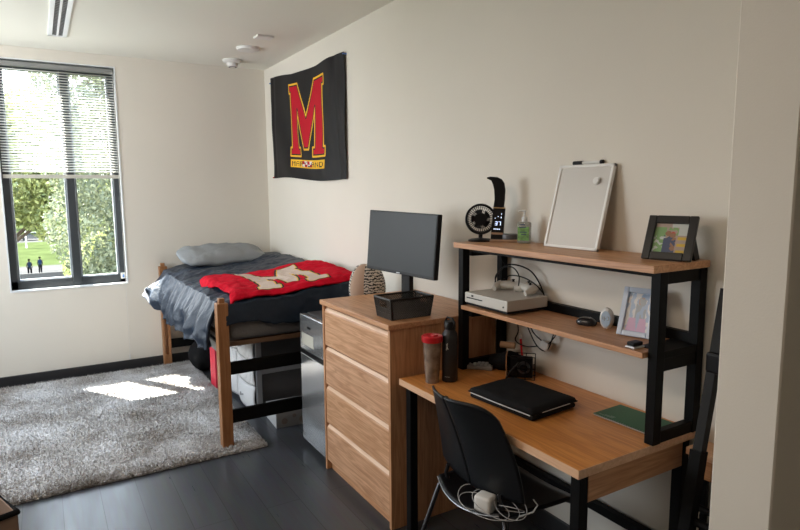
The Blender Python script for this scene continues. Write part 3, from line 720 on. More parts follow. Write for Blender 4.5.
# ================================================================== desk
EY0, EY1, EX, EZ = 1.22, 2.297, -.605, .76
dk = thing('writing_desk', 'oak-topped desk with black metal legs against the right wall', 'desk', (-.3, 1.76, 0))
ox, oy = .3, -1.76
MB().box(EX+ox, -.003+ox, EY0+oy, EY1+oy, EZ-.030, EZ, .002, m=W_TOP).build('desktop', None, dk)
eb = MB(); eb.box(EX-.0015+ox, EX+.0005+ox, EY0-.001+oy, EY1+oy, EZ-.0298, EZ-.0006); eb.box(EX+ox, -.003+ox, EY0-.0015+oy, EY0+.0005+oy, EZ-.0298, EZ-.0006)
eb.build('edge_band', W_EDGE, dk)
MB().box(EX+.055+ox, -.06+ox, EY0+.012+oy, EY0+.03+oy, .632, EZ-.03, .001).build('side_apron', W_X, dk)
for x in (EX+.022, -.06):
    for y in (EY0+.012, EY1-.06): MB().box(x+ox, x+.040+ox, y+oy, y+.040+oy, 0, EZ-.03, .003).build('desk_leg', BLACK, dk)
q = MB(); q.box(-.05+ox, -.02+ox, EY0+.05+oy, EY1-.05+oy, .265, .305, .003); q.build('rear_stretcher', BLACK, dk)
MB().box(EX+.06+ox, EX+.075+ox, EY1-.09+oy, EY1-.05+oy, .70, .73).build('leg_bracket', BLACK, dk)

# hutch
HX, HY0, HY1, HZ = -.308, 1.203, 2.285, 1.377
hu = thing('desk_hutch', 'two-tier oak and black metal shelf unit standing on the desk', 'shelf unit', (-.14, 1.77, EZ))
def hb(x0, x1, y0, y1, z0, z1, n, m, bv=.002): return MB().box(x0+.14, x1+.14, y0-1.77, y1-1.77, z0-EZ, z1-EZ, bv).build(n, m, hu)
hb(HX, -.003, HY0, HY1, HZ-.025, HZ, 'top_shelf', W_Y)
hb(-.285, -.035, HY0+.046, HY1-.03, 1.058, 1.078, 'middle_shelf', W_Y); hb(-.221, -.035, HY0+.008, HY0+.110, 1.0565, 1.0815, 'shelf_end_plate', BLACK)
for y, dx in ((HY0+.006, 0), (HY1-.040, -.020)):
    hb(-.262+dx, -.222+dx, y, y+.036, EZ+.0005, HZ-.025, 'upright', BLACK); hb(-.044, -.006, y, y+.036, EZ+.0005, HZ-.025, 'upright', BLACK)
    for z0, z1 in ((EZ+.0005, EZ+.042), (1.012, 1.056), (HZ-.068, HZ-.0255)): hb(-.222, -.044, y+.004, y+.032, z0, z1, 'side_rail', BLACK)
hb(-.250, -.232, HY0+.04, HY1-.075, HZ-.045, HZ-.0255, 'front_rail', BLACK)
hb(-.034, -.006, HY0+.045, HY1-.08, 1.058, 1.115, 'back_rail', BLACK)

# ================================================================== things on the top shelf
fn_ = thing('desk_fan', 'small round black desk fan at the far end of the top shelf', 'fan', (-.165, 2.262, HZ), -.70)
# local: fan faces -y
FR = .068; fc = (0, 0, .106)
def ring(r, y, cz=.106, n=40): return [(r*math.cos(2*PI*k/n), y, cz+r*math.sin(2*PI*k/n)) for k in range(n)]
q = MB(); q.tube(ring(FR, -.018), .0055, 8, closed=True); q.tube(ring(FR, .018), .0055, 8, closed=True)
for k in range(36):
    a = 2*PI*k/36; c, s = math.cos(a), math.sin(a)
    q.tube([(.026*c, -.032, .106+.026*s), (.06*c, -.030, .106+.06*s), (FR*c, -.018, .106+FR*s)], .0011, 4)
    q.tube([(FR*c, -.018, .106+FR*s), (FR*c, .018, .106+FR*s)], .0011, 4)
    q.tube([(.03*c, .035, .106+.03*s), (FR*c, .018, .106+FR*s)], .0011, 4)
for r_ in (.042, .058, .071): q.tube(ring(r_, -.031+(r_-.04)*.2), .0010, 4, closed=True)
q.build('fan_cage', BLACKP, fn_)
MB().tube([(0, -.036, .106), (0, -.026, .106)], .030, 24).build('fan_badge', BLACKP, fn_)
MB().tube([(0, .0, .106), (0, .045, .106)], [.030, .022], 20).build('fan_motor', BLACKP, fn_)
q = MB()
for k in range(5):
    a0 = 2*PI*k/5
    q.grid(lambda u, v: ((.016+.030*u)*math.cos(a0+v*.85+u*.2), -.014+.022*v, .106+(.016+.030*u)*math.sin(a0+v*.85+u*.2)), 5, 5)
q.build('fan_blade', BLACKP, fn_, smooth=True, thick=.0015, fixn=False)
MB().lathe([(.058, 0), (.06, .006), (.045, .012), (.012, .016)], 28).build('fan_base', BLACKP, fn_, smooth=True)
MB().tube([(0, 0, .012), (0, .004, .04)], .010, 10).build('fan_neck', BLACKP, fn_)

# charging clock lamp
ck = thing('charging_clock', 'tall black charging lamp with a lit clock face and curved top', 'charging station', (-.112, 2.205, HZ), -.80); ck.scale = (1.35, 1.2, 1.0)
# local: face -y... width along x
SG = mat('stand_tan', (.35, .22, .14), .5)
MB().box(-.022, .078, -.036, .036, 0, .012, .004).build('charging_base', SG, ck)
MB().lathe([(.029, 0), (.030, .006), (.030, .022), (.027, .025)], 24, c=(.047, 0, .012)).build('charging_pad', mat('pad_grey', (.10, .10, .105), .4), ck)
bdm = Matrix.Rotation(math.radians(3), 4, 'Y')
body = MB().box(-.021, .021, -.016, .014, .008, .158, .003, M=bdm).build('clock_body', BLACKP, ck)
MB().box(-.0205, .0205, -.0175, -.0155, .034, .044, M=bdm).build('tan_band', SG, body)
MB().box(-.0195, .0195, -.0172, -.0158, .05, .150, M=bdm).build('clock_face', GLOSSB, body)
LIT = mat('clock_digit', (.65, .75, 1.0), .4, emit=1.3)
SEG = {'3': 'abcdg', '7': 'abc', '2': 'abged', '1': 'bc', '5': 'afgcd', '0': 'abcdef', '6': 'afedcg'}
def digit(q, ch, x, z, w_, h_, t_=.0013):
    S = {'a': (x, x+w_, z+h_-t_, z+h_), 'd': (x, x+w_, z, z+t_), 'g': (x, x+w_, z+h_/2-t_/2, z+h_/2+t_/2), 'b': (x+w_-t_, x+w_, z+h_/2, z+h_), 'c': (x+w_-t_, x+w_, z, z+h_/2), 'f': (x, x+t_, z+h_/2, z+h_), 'e': (x, x+t_, z, z+h_/2)}
    for s in SEG[ch]: a, c, d, e = S[s]; q.box(a, c, -.0180, -.0171, d, e, M=bdm)
q = MB(); digit(q, '3', -.010, .078, .0085, .018, .002); digit(q, '7', .002, .078, .0085, .018, .002)
for i, ch in enumerate('1'): digit(q, ch, .006, .128, .005, .008)
q.box(-.002, .001, -.018, -.0171, .118, .121, M=bdm); q.box(.009, .0115, -.018, -.0171, .112, .119, M=bdm); q.box(-.012, -.009, -.018, -.0171, .110, .113, M=bdm)
for i in range(4): q.box(-.013+i*.006, -.009+i*.006, -.018, -.0171, .058, .062, M=bdm)
q.build('clock_digits', LIT, body)
MB().box(-.0215, .0215, -.016, .012, .158, .163, M=bdm).build('gold_band', mat('gold_trim', (.65, .45, .22), .3, .8), ck)
arm = MB()
path = [(.010, .162), (.012, .20), (.012, .245), (.009, .275), (.0, .293), (-.016, .303), (-.045, .306)]
up_ = [(p[0]-.014 if i < 4 else p[0]-.003, p[1]) for i, p in enumerate(path)]
poly = [(-.012, .162), (-.008, .20), (-.010, .245), (-.014, .268), (-.020, .287), (-.034, .297), (-.036, .303), (-.024, .307), (-.0, .304), (.015, .294), (.024, .275), (.028, .245), (.027, .20), (.024, .162)]
arm.prism(poly, -.012, .012, 'y').build('lamp_arm', BLACKP, ck)
MB().box(-.036, -.005, -.011, .011, .2925, .2965, .001, M=Matrix.Translation((0, 0, .003))).build('lamp_tip', SG, ck)

# hand sanitizer
hs = thing('sanitizer_bottle', 'clear pump bottle of hand sanitizer with a green label', 'pump bottle', (-.075, 2.055, HZ), -1.0)
LIQ = mat('clear_gel', (.60, .66, .62), .08, trans=.75, spec=.5)
MB().box(-.030, .030, -.018, .018, 0, .098, .009, 4).build('bottle_body', LIQ, hs, smooth=True)
MB().box(-.026, .026, -.0192, -.0182, .014, .076).build('front_label', mat('label_green', (.16, .33, .10), .5, var=.5, vscale=45), hs)
q = MB()
for i, (a, c, z) in enumerate(((-.018, .006, .084), (-.02, .012, .072), (-.016, .016, .050), (-.01, .014, .040))): q.box(a, c, -.0200, -.0190, z, z+.004)
q.build('label_lines', mat('label_navy', (.03, .05, .12), .5), hs)
pm = MB().lathe([(.013, .098), (.014, .118), (.008, .122), (.005, .126), (.005, .142), (.009, .144), (.010, .150)], 18).build('pump', mat('pump_clear', (.72, .74, .74), .25), hs, smooth=True)
MB().tube([(.004, 0, .148), (-.018, -.008, .149), (-.028, -.012, .145)], [.005, .0035, .003], 8).build('nozzle', MATS['pump_clear'], pm)

# whiteboard leaning on the wall
wb = thing('whiteboard', 'white-framed dry-erase board leaning on the wall on the top shelf', 'whiteboard', (-.103, 1.752, HZ))
hgt = .357; lean = math.atan2(.092, hgt); WM = Matrix.Rotation(lean, 4, 'Y')
FW = mat('board_frame', (.78, .77, .74), .35)
q = MB()
for a, c, d, e in ((-.145, -.132, 0, hgt), (.132, .145, 0, hgt), (-.145, .145, 0, .012), (-.145, .145, hgt-.012, hgt)): q.box(-.008, .008, a, c, d, e, .002, M=WM)
q.build('board_frame', FW, wb)
MB().box(-.003, .004, -.134, .134, .01, hgt-.01, M=WM).build('board_face', mat('board_gloss', (.64, .61, .57), .16), wb)
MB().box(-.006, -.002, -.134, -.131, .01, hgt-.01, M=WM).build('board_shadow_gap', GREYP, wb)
wm = MB().tube([(-.006, -.075, .285), (-.016, -.075, .285)], .014, 24, M=WM).build('board_magnet', WHITEP); wm.location = wb.location
tag(wm, 'small round white magnet on the upper right of the dry-erase board', 'magnet')
mk = thing('dry_erase_marker', 'white marker with black cap lying on the dry-erase board top edge', 'marker', (-.103+.094, 1.752, HZ+.357*math.cos(lean)+.009))
MB().tube([(0, -.075, 0), (0, .03, 0)], .0065, 12).build('marker_barrel', WHITEP, mk); MB().tube([(0, .028, 0), (0, .078, 0)], [.0085, .0085], 12).build('marker_cap', BLACKP, mk); MB().tube([(0, -.078, 0), (0, -.066, 0)], .009, 12).build('marker_end', BLACKP, mk)

# photo frames
def picture_frame(name, label, loc, rz, w_, h_, bw, lean, fm_, pics, easel=True, cat='picture frame', dep=.014):
    root = thing(name, label, cat, loc, rz); RM = Matrix.Rotation(-lean, 4, 'X')   # local front is -y
    q = MB()
    for a, c, d, e in ((-w_/2, -w_/2+bw, 0, h_), (w_/2-bw, w_/2, 0, h_), (-w_/2+bw, w_/2-bw, 0, bw), (-w_/2+bw, w_/2-bw, h_-bw, h_)): q.box(a, c, -dep, 0, d, e, .003, M=RM)
    q.build('frame_border', fm_, root)
    MB().box(-w_/2+.004, w_/2-.004, -.003, .002, .004, h_-.004, M=RM).build('frame_back', BLACKP, root)
    pw, ph = w_-2*bw, h_-2*bw; g = MB(); nx, ny = 40, 40
    g.grid(lambda u, v: RM @ Vector((-pw/2+pw*u, -.0045, bw+ph*v)), nx, ny, mfn=pics); g.build('photo', None, root, fixn=False)
    if easel: tl = math.tan(lean); rc = .118 if h_ < .17 else .066; MB().prism([(.004+h_*.62*tl, h_*.62), (rc, 0), (rc-.05, 0), (.004+h_*.35*tl, h_*.35)], *((.018, .072) if h_ < .17 else (-.025, .025)), 'x').build('easel_leg', BLACKP, root)
    return root
P_ = {k: mat('photo_'+k, c, .3) for k, c in dict(green=(.22, .38, .16), pale=(.55, .58, .55), navy=(.07, .09, .16), brown=(.32, .17, .10), yellow=(.62, .42, .06), red=(.5, .08, .06), white=(.68, .68, .68), blue=(.36, .47, .62), pink=(.60, .38, .55), grey=(.34, .38, .42), tan=(.42, .32, .27)).items()}
def pic1(u, v):
    n = nz(u*9, v*9, 2)
    if v > .88: return P_['tan'] if u < .5 else P_['pale']
    if u > .72: return P_['yellow'] if int(v*9) % 2 == 0 and v < .6 else (P_['tan'] if v < .6 else P_['pale'])
    if math.hypot((u-.56)/.10, (v-.62)/.1) < 1: return P_['brown'] if v < .68 else P_['red']
    if math.hypot((u-.42)/.09, (v-.66)/.09) < 1: return P_['brown']
    if .30 < u < .52 and v < .56+.1*n: return P_['navy']
    if .5 <= u < .68 and v < .52: return P_['navy'] if n > 0 else P_['brown']
    if u < .34: return P_['green'] if n > -.12 or v > .6 else P_['pale']
    return P_['green'] if v > .6 and n > 0 else P_['tan']
def pic2(u, v):
    n = nz(u*7, v*7, 5)
    if v < .36 and (abs(u-.3) < .22-.25*v or abs(u-.72) < .2-.2*v): return P_['pink']
    if math.hypot((u-.6)/.16, (v-.78)/.12) < 1: return P_['grey'] if n > -.1 else P_['tan']
    if .38 < u < .8 and v < .72: return P_['grey'] if n > 0 else P_['blue']
    return P_['white'] if n > .0 else P_['blue']
picture_frame('photo_frame', 'black framed landscape photo of people on the near end of the top shelf', (-.150, 1.272, HZ), -1.30, .165, .162, .028, .42, mat('frame_black', (.014, .014, .014), .35), pic1)
picture_frame('photo_frame', 'silver-blue framed portrait photo leaning back on the middle shelf', (-.125, 1.405, 1.078), -1.30, .130, .185, .020, .36, mat('frame_silver', (.58, .66, .78), .35, 0.0), pic2)

# ================================================================== things on the middle shelf
gc = thing('game_console', 'flat white video game console at the far end of the middle shelf', 'game console', (-.155, 2.085, 1.078), .0)
CWH = mat('console_white', (.60, .58, .53), .45); 
MB().box(-.118, .115, -.148, .148, .008, .020, .002).build('console_base', BLACKP, gc)
MB().box(-.122, .118, -.150, .150, .018, .066, .003).build('console_shell', CWH, gc)
MB().box(-.1235, -.121, .02, .135, .040, .0445).build('disc_slot', BLACKP, gc)
MB().tube([(-.1235, -.125, .036), (-.121, -.125, .036)], .004, 12).build('power_button', BLACKP, gc)
MB().box(-.1230, -.1215, .085, .10, .050, .058).build('port', BLACKP, gc)
def controller(loc, rz, label):
    root = thing('game_controller', label, 'game controller', loc, rz, 'controllers on the console'); root.scale = (.85, .85, .9)
    me = MB(); me.grid(soft(0, 0, .028, .072, .036, .022, .7, .8, 32, 16), 32, 16)
    me.build('controller_shell', CWH, root, smooth=True)
    for s in (-1, 1):
        MB().tube([(s*.045, 0, .028), (s*.066, -.028, .022), (s*.072, -.058, .014)], [.024, .021, .013], 12).build('grip', CWH, root, smooth=True)
        k = MB().lathe([(.009, 0), (.006, .004), (.006, .010), (.010, .013), (.008, .015)], 14, c=(s*.026, -.008*s, .046)).build('thumbstick', BLACKP, root)
    return root
controller((-.075, 2.155, 1.1445), -.9, 'white game controller lying on the far side of the game console')
controller((-.06, 2.03, 1.1445), -1.9, 'white game controller lying on the near side of the game console')
def cable(name, pts, r, m, label, n=8, res=8, cat='cable'):
    # Catmull-Rom through the points
    P = [Vector(p) for p in pts]; P = [P[0]]+P+[P[-1]]; out = []
    for i in range(1, len(P)-2):
        for k in range(res):
            t_ = k/res; a, b1, c, d = P[i-1], P[i], P[i+1], P[i+2]
            out.append(.5*((2*b1)+(-a+c)*t_+(2*a-5*b1+4*c-d)*t_*t_+(-a+3*b1-3*c+d)*t_**3))
    out.append(P[-2]); o = MB().tube(out, r, n).build(name, m, smooth=True)
    return tag(o, label, cat) if label else o
cable('power_cable', [(-.08, 2.24, 1.155), (-.10, 2.22, 1.21), (-.09, 2.14, 1.27), (-.05, 2.04, 1.25), (-.03, 1.98, 1.17), (-.03, 1.955, 1.10)], .0035, BLACKP, 'longest black cable arching over the white controllers')
cable('power_cable', [(-.09, 2.20, 1.19), (-.12, 2.17, 1.245), (-.11, 2.10, 1.265), (-.10, 2.06, 1.23), (-.10, 2.06, 1.18)], .003, BLACKP, 'black cable looping up between the two controllers')
cable('power_cable', [(-.07, 2.18, 1.175), (-.08, 2.15, 1.215), (-.06, 2.08, 1.215), (-.04, 2.02, 1.19), (-.03, 1.97, 1.15)], .003, BLACKP, 'lowest black cable arch behind the controllers')
ms = thing('computer_mouse', 'black wireless computer mouse on the middle shelf', 'computer mouse', (-.115, 1.640, 1.078), .4); ms.scale = (.8, .8, .9)
MB().grid(soft(0, 0, .012, .032, .052, .024, .8, .8, 32, 16), 32, 16).build('mouse_shell', mat('mouse_black', (.02, .02, .022), .25), ms, smooth=True)
MB().tube([(0, -.028, .030), (0, -.016, .035)], .004, 8).build('scroll_wheel', GREYP, ms)
eg = thing('egg_clock', 'small white oval clock with pale blue display on the middle shelf', 'clock', (-.105, 1.548, 1.078), -1.15)
# local front -y
def oval(rx, rz_, y, z): return [(rx*math.cos(2*PI*k/32), y, z+rz_*math.sin(2*PI*k/32)) for k in range(32)]
def ov(u, v): 
    a = 2*PI*u; s = math.sin(PI*v)**.6; return (.027*math.cos(a)*s, -.016*math.cos(PI*v), .043+.043*math.sin(a)*s)
MB().grid(ov, 36, 16).build('clock_shell', WHITEP, eg, smooth=True)
q = MB(); q.v += [(0, -.0172, .043)]+oval(.0185, .031, -.0170, .043); q.f += [(0, k+1, (k+1) % 32+1) for k in range(32)]; q.m += [0]*32
q.build('clock_display', mat('display_blue', (.45, .58, .72), .3), eg)
q = MB()
for a, c, d, e in ((-.012, -.010, .04, .052), (-.006, -.004, .036, .052), (-.006, .002, .044, .0455), (.004, .012, .051, .0525), (.004, .012, .038, .0395), (.010, .012, .038, .052)): q.box(a, c, -.0180, -.0171, d, e)
q.build('display_digits', GREYP, eg)
wt = thing('wrist_watch', 'small black and silver watch at the near end of the middle shelf', 'watch', (-.245, 1.310, 1.078))
MB().box(-.028, .028, -.02, .02, 0, .008, .003).build('watch_case', mat('watch_silver', (.6, .6, .6), .3, .6), wt)
MB().box(-.024, .024, -.016, .016, .008, .022, .004).build('watch_strap', BLACKP, wt)

# ================================================================== things on the desk
tb = thing('tumbler', 'insulated clear tumbler with a red lid at the far end of the desk', 'tumbler', (-.505, 2.175, EZ))
MB().lathe([(.031, 0), (.032, .02), (.037, .10), (.042, .19)], 32).build('tumbler_wall', mat('tumbler_tan', (.22, .16, .12), .22, var=.5, vscale=22, coat=.4), tb, smooth=True)
MB().lathe([(.046, .188), (.048, .193), (.048, .212), (.044, .216), (.03, .217)], 32).build('tumbler_lid', RED, tb, smooth=True)
MB().box(-.012, .012, -.03, -.005, .216, .222, .002).build('sip_tab', RED, tb)
wbt = thing('water_bottle', 'matte black metal water bottle beside the red-lidded tumbler', 'water bottle', (-.425, 2.150, EZ))
BPW = mat('powder_black', (.013, .013, .015), .5, bump=.1, bscale=600)
MB().lathe([(.034, 0), (.036, .004), (.036, .205), (.033, .222), (.024, .234), (.023, .24)], 32).build('bottle_body', BPW, wbt, smooth=True)
cp = MB().lathe([(.025, .24), (.026, .245), (.026, .272), (.022, .277)], 28).build('bottle_cap', BLACKP, wbt, smooth=True)
MB().tube([(0, .028, .250), (0, .034, .270), (0, .02, .290), (0, -.02, .290), (0, -.034, .270), (0, -.028, .250)], .005, 8).build('carry_loop', BLACKP, cp)
# white figure mark + name strip on the front
q = MB(); fa = math.radians(215)
def onb(a_, z, r=.0365): return (r*math.cos(fa+a_), r*math.sin(fa+a_), z)
q.tube([onb(-.10, .178), onb(.0, .165), onb(.12, .152)], .0013, 5); q.tube([onb(.05, .182), onb(-.02, .166), onb(-.12, .150)], .0013, 5)
for k in range(7): q.tube([onb(-.30+k*.1, .026), onb(-.26+k*.1, .026+.0)], .0012, 4)
q.build('bottle_mark', WHITEP, wbt)

cal = thing('calculator', 'grey keypad calculator lying on the desk below the middle shelf', 'calculator', (-.185, 2.225, EZ), -.85); cal.scale = (1.25, 1.25, 1.2)
MB().box(-.05, .05, -.032, .032, 0, .018, .004).build('calculator_case', mat('calc_grey', (.32, .32, .32), .5), cal)
q = MB()
for i in range(6):
    for j in range(3): q.box(-.043+i*.0148, -.032+i*.0148, -.026+j*.018, -.015+j*.018, .018, .021, .001, 1)
q.build('keypad', mat('key_pale', (.48, .48, .48), .5), cal)
pch = thing('soft_pouch', 'crumpled black pouch at the back of the desk behind the calculator', 'pouch', (-.095, 2.12, EZ), .1)
MB().grid(soft(0, 0, .045, .075, .10, .045, .6, .6, 40, 20, .03, 4), 40, 20).build('pouch_body', BLACKF, pch, smooth=True)
rl = MB().tube([(-.035, .0, 0), (.035, .0, 0)], .016, 16).build('tape_roll', mat('roll_tan', (.42, .24, .13), .7), loc=(-.085, 2.145, EZ+.118), rot=(0, 0, -1.0))
tag(rl, 'small tan roll resting on the black pouch', 'roll')
pn = thing('red_pen', 'red and white pen standing up behind the tan roll', 'pen', (-.04, 2.09, EZ+.055))
MB().tube([(0, 0, 0), (-.008, .006, .10)], .005, 8).build('pen_barrel', RED, pn); MB().tube([(-.008, .006, .10), (-.010, .0075, .125)], .0055, 8).build('pen_cap', WHITEP, pn)
# framed speaker-like box
sb_ = thing('wire_caddy', 'black wire caddy holding a black camera and a wooden panel', 'desk caddy', (-.125, 2.005, EZ), -.80)
q = MB()
for z in (.004, .055, .108): q.tube([(-.062, -.035, z), (.062, -.035, z), (.062, .035, z), (-.062, .035, z)], .0022, 5, closed=True)
for x in (-.062, -.02, .02, .062):
    for y in (-.035, .035): q.tube([(x, y, 0.002), (x, y, .108)], .0020, 5)
q.build('wire_frame', BLACK, sb_)
cmr = thing('compact_camera', 'black camera with a round lens inside the wire caddy', 'camera', (-.125, 2.005, EZ+.006), -.80)
MB().box(-.052, .052, -.018, .028, 0, .092, .006).build('camera_body', BLACKP, cmr)
MB().tube([(.012, -.018, .048), (.012, -.030, .048)], [.030, .027], 24).build('lens_barrel', mat('lens_grey', (.05, .05, .055), .3), cmr)
MB().tube([(.012, -.030, .048), (.012, -.0315, .048)], .018, 24).build('lens_glass', GLOSSB, cmr)
MB().box(-.068, -.0645, -.036, .03, 0.0, .115).build('wood_panel', W_Z, sb_)
pn2 = thing('ballpoint_pen', 'black pen leaning against the front of the wire caddy', 'pen', (-.205, 2.02, EZ+.006), 0)
MB().tube([(0, 0, 0), (.012, -.012, .030), (.045, -.035, .075)], [.003, .0055, .0045], 8).build('pen_barrel', BLACKP, pn2)
# cables below the middle shelf
cable('charger_cable', [(-.03, 2.12, 1.05), (-.04, 2.06, .98), (-.035, 2.00, .90), (-.04, 1.93, .895), (-.03, 1.90, .98), (-.03, 1.89, 1.05)], .003, BLACKP, 'black cable hanging in a loop below the middle shelf, lowest of them')
cable('charger_cable', [(-.025, 2.08, 1.05), (-.04, 2.03, .97), (-.03, 1.98, .93), (-.04, 1.93, .92), (-.025, 1.88, .99), (-.025, 1.87, 1.05)], .003, BLACKP, 'black cable looping nearest the camera below the middle shelf')
cable('charger_cable', [(-.05, 2.14, 1.05), (-.06, 2.10, .96), (-.05, 2.13, .90), (-.06, 2.05, .89), (-.04, 1.99, .90)], .003, BLACKP, 'black cable dropping to the pouch behind the far upright')
ad_ = MB().box(-.018, .018, -.022, .022, -.02, .02, .006).build('wall_adapter', WHITEP, loc=(-.035, 1.945, .912), rot=(.3, .2, .2)); tag(ad_, 'white plug adapter hanging in the cables below the shelf', 'adapter')
cable('thin_cord', [(-.03, 2.28, 1.34), (-.05, 2.25, 1.29), (-.04, 2.23, 1.25), (-.06, 2.26, 1.20), (-.05, 2.29, 1.15), (-.03, 2.30, 1.12)], .0018, BLACKP, 'thin black cord dangling under the fan', 6, cat='cord')

# laptop in a sleeve
ls = thing('laptop_sleeve', 'black laptop sleeve with a closed laptop on the desk', 'laptop sleeve', (-.345, 1.762, EZ), .085)
SLV = mat('sleeve_black', (.009, .009, .010), .85, bump=.3, bscale=350, spec=.2)
def slf(zb, amp):
    def f(u, v):
        x = -.132+.264*u; y = -.176+.352*v; e = min(u, 1-u, v, 1-v)
        return (x, y, zb+amp*min(1, (e/.06))**.5+.003*nz(x*14, y*12, 3))
    return f
MB().box(-.128, .128, -.172, .172, .002, .020, .008, 3).build('sleeve_base', SLV, ls)
MB().box(-.124, .122, -.167, .167, .020, .030, .003).build('laptop_edge', mat('laptop_grey', (.32, .31, .30), .4, .3), ls)
tp_ = MB(); fu = slf(.027, .018); tp_.grid(fu, 30, 36)
o = tp_.build('sleeve_top', SLV, ls, smooth=True, thick=.006, fixn=False)
q = MB().box(-.118, -.104, .065, .090, .0445, .0475, .001).build('leather_tag', mat('tag_tan', (.45, .22, .12), .6), ls)
q = MB().tube([(-.133, -.165, .025), (-.134, .0, .024), (-.133, .16, .025)], .0018, 6).build('zip_edge', mat('zip_silver', (.6, .6, .58), .4, .3), ls)
q = MB().tube([(-.08, -.179, .030), (.08, -.179, .030)], .0016, 6).build('pocket_zip', MATS['zip_silver'], ls)

# green notebook
nb = thing('notebook', 'dark green spiral notebook on the desk under the shelf unit', 'notebook', (-.120, 1.380, EZ), .04)
MB().box(-.078, .082, -.135, .135, .001, .006).build('pages', mat('paper', (.6, .58, .54), .8), nb)
MB().box(-.080, .084, -.137, .137, .006, .0075).build('cover', mat('cover_green', (.010, .105, .040), .5), nb)
q = MB()
for k in range(26): q.tube([(-.080+.0045*math.cos(a), -.125+k*.010, .0045+.0045*math.sin(a)) for a in [2*PI*j/8 for j in range(8)]], .0008, 4, closed=True)
q.build('spiral', GREYP, nb)
q = MB()
for k in range(3): q.box(-.065+k*.008, -.062+k*.008, .06, .12-.02*k, .0075, .0079)
q.build('cover_print', mat('print_pale', (.25, .33, .28), .6), nb)

# ================================================================== desk chair
ch = thing('desk_chair', 'black plastic shell chair with thin metal legs tucked at the desk', 'chair', (-.47, 1.715, 0), 0.03)
# local: x toward the desk, back at -x
SH = mat('chair_black', (.007, .008, .010), .36, bump=.02, bscale=500, spec=.35)
def backf(u, v):   # u across (0: far end +y .. 1 near), v 0 bottom..1 top
    hw = .235-.045*v*v; s = 2*u-1
    y = -s*hw; corner = abs(s)**5*.05
    z = .505+.375*v*(1-.0)-corner*v+.02*(1-v)*s*s
    z += .012*v*(s*s)*(1-abs(s)**6)
    x = -.165-.095*v-.04*v*v+.085*s*s*(.5+.6*v)
    return (x, y, z)
q = MB(); q.grid(lambda u, v: backf(u*.488, v), 20, 26); q.grid(lambda u, v: backf(.502+u*.498, v), 20, 26)
q.grid(lambda u, v: tuple(Vector(backf(.48+u*.04, v))+Vector((.008, 0, 0))), 3, 26)
bkk = q.build('backrest', SH, ch, smooth=True, thick=.009, fixn=False)
def seatf(u, v):   # v 0 rear .. 1 front
    s = 2*u-1; hw = .215*(1-.16*(1-v)**2); rr_ = abs(s)**4
    x = -.235+.045*s*s*(1-v)+.46*v-.03*rr_*v
    z = .432+.025*s*s+.018*(1-v)**3-.03*max(0, v-.85)/.15
    return (x, -s*hw, z)
MB().grid(seatf, 30, 30).build('seat', SH, ch, smooth=True, thick=.012, fixn=False)
rim = [Vector(seatf(u/24, 0))+Vector((-.004, 0, -.002)) for u in range(25)]
MB().tube(rim, .0030, 6).build('seat_rim', mat('rim_steel', (.30, .31, .33), .35, .7), ch, smooth=True)
MET = mat('dark_tube', (.05, .05, .055), .3, .7)
for s in (-1, 1):
    MB().tube([(-.155, s*.15, .44), (-.165, s*.165, .49), (-.165, s*.15, .53)], .008, 10).build('back_strut', MET, ch, smooth=True)
    MB().tube([(-.15, s*.16, .45), (-.175, s*.195, .43), (-.33, s*.24, .0)], .0095, 10).build('chair_leg', MET, ch, smooth=True)
    MB().tube([(.15, s*.16, .43), (.175, s*.195, .42), (.24, s*.23, .0)], .0095, 10).build('chair_leg', MET, ch, smooth=True)
MB().tube([(-.13, -.15, .435), (.15, -.15, .43)], .008, 8).build('under_frame', MET, ch); MB().tube([(-.13, .15, .435), (.15, .15, .43)], .008, 8).build('under_frame', MET, ch)
# dark jacket/cushion on the seat
# charger on the seat
cg = thing('phone_charger', 'white cube charger with coiled cable resting on the chair seat', 'charger', (-.660, 1.600, .460), .35); cg.scale = (1.35, 1.35, 1.3)
MB().box(-.022, .022, -.026, .026, 0.002, .050, .009, 3).build('charger_cube', WHITEP, cg, smooth=True)
q = MB()
def loop(cx, cy, cz, a, b_, tilt, n=28, ph=0, fr=1.0): return [(cx+a*math.cos(ph+2*PI*fr*k/n), cy+b_*math.sin(ph+2*PI*fr*k/n), cz+tilt*math.sin(ph+2*PI*fr*k/n+1)) for k in range(n+1)]
WCB = mat('cable_white', (.42, .42, .42), .5)
for cx, cy, cz, a, b_, ti, ph, fr_ in ((-.01, .0, .02, .035, .075, .012, 0, .95), (.0, -.03, .03, .03, .07, .02, 1, .9), (.01, -.07, .035, .03, .045, .02, 2, .9), (0, -.06, .03, .02, .055, -.02, 3, .8), (-.005, .045, .03, .03, .035, .02, 0.5, .8)):
    q.tube(loop(cx, cy, cz, a, b_, ti, 28, ph, fr_), .0011, 6)
q.tube([(0, -.10, .02), (.02, -.13, .035), (.035, -.135, .05), (.03, -.125, .065)], .0022, 6)
q.build('charger_cord', WCB, cg, smooth=True)

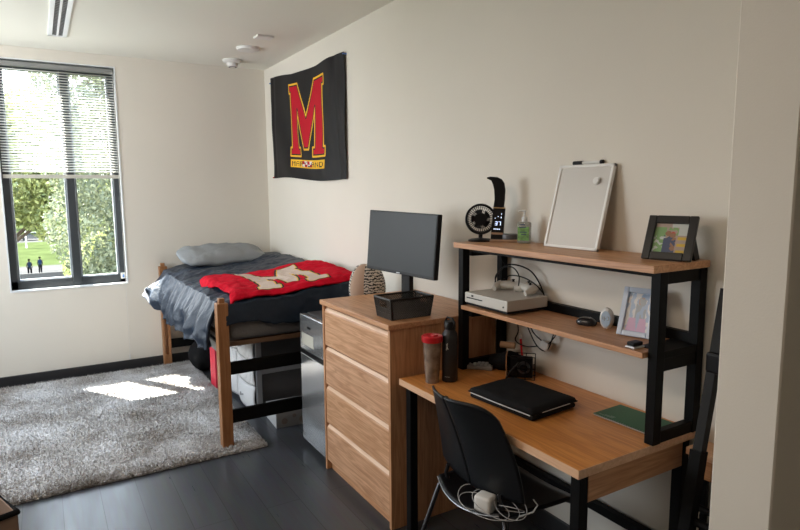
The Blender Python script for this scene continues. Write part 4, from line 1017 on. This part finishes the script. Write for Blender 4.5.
# ================================================================== gap by the partition
lb = thing('folded_frame', 'tall folded black frame leaning in the gap beside the desk', 'folding frame', (0, 0, 0))
def slab(A, B, w_, d_, name, m):   # bar from A to B, w along y, d along x
    A, B = Vector(A), Vector(B); mb = MB(); t_ = (B-A).normalized(); n_ = t_.cross(Vector((0, 1, 0))).normalized()
    vs = []
    for P in (A, B):
        for sy, sx in ((-1, -1), (1, -1), (1, 1), (-1, 1)): vs.append(P+Vector((0, sy*w_/2, 0))+n_*sx*d_/2)
    mb.add(vs, [(0, 1, 2, 3), (7, 6, 5, 4), (0, 4, 5, 1), (1, 5, 6, 2), (2, 6, 7, 3), (3, 7, 4, 0)]); return mb.build(name, m, lb)
slab((-.33, 1.085, .0), (-.20, 1.085, .78), .038, .040, 'lower_bar', BLACK)
slab((-.205, 1.085, .74), (-.095, 1.085, 1.30), .030, .030, 'upper_bar', mat('bar_grey', (.02, .02, .02), .6, spec=.2))
slab((-.20, 1.045, .0), (-.07, 1.045, 1.26), .024, .022, 'rear_bar', BLACK)
MB().box(-.165, -.115, 1.04, 1.105, 1.03, 1.10, .01).build('hinge_block', BLACKP, lb)
MB().tube([(-.225, 1.075, .55), (-.225, .93, .55)], .014, 8).build('cross_rod', BLACK, lb)
st = thing('side_table', 'small oak-edged table in the gap between desk and partition wall', 'side table', (-.06, 1.035, 0))
MB().box(-.055, .055, -.15, .15, .71, .735, .002).build('table_top', W_EDGE, st)
MB().box(-.045, .045, -.145, .145, .64, .71, .001).build('table_apron', W_Y, st)
for x in (-.04, .03):
    for y in (-.14, .12): MB().box(x, x+.018, y, y+.02, 0, .60, .002).build('table_leg', BLACK, st)
for z in (.53, .40): MB().tube([(-.04, -.13, z), (-.04, .13, z)], .012, 8).build('table_rung', BLACK, st)

# tote at the lower left
tt = thing('tote_box', 'open brown box with black strap at the lower left corner', 'tote', (-2.365, 2.62, 0), .35); tt.scale = (1, 1, 1.09)
TAN = mat('tote_brown', (.26, .17, .12), .7, bump=.1, bscale=80)
q = MB()
for a, c, d, e in ((-.2, .2, -.15, -.143), (-.2, .2, .143, .15), (-.2, -.193, -.15, .15), (.193, .2, -.15, .15)): q.box(a, c, d, e, 0, .40, .002)
q.box(-.2, .2, -.15, .15, 0, .006); q.build('tote_wall', TAN, tt)
MB().tube([(-.2, -.15, .402), (.2, -.15, .402), (.2, .15, .402), (-.2, .15, .402)], .011, 8, closed=True).build('tote_strap', BLACKF, tt)
MB().box(-.18, .18, -.13, .13, .30, .305).build('tote_lining', mat('tote_lining', (.25, .26, .28), .6), tt)

person((-3.25, 72, GZ+.03), .3, mat('shirt_slate', (.008, .016, .03), .9, spec=0), mat('trousers_dark', (.004, .004, .005), .9, spec=0), 'person in a slate blue shirt walking on the path outside')
person((-2.3, 74, GZ+.03), 2.8, mat('shirt_blue', (.007, .02, .05), .9, spec=0), mat('trousers_grey', (.006, .006, .007), .9, spec=0), 'person in a bright blue shirt farther along the path outside')
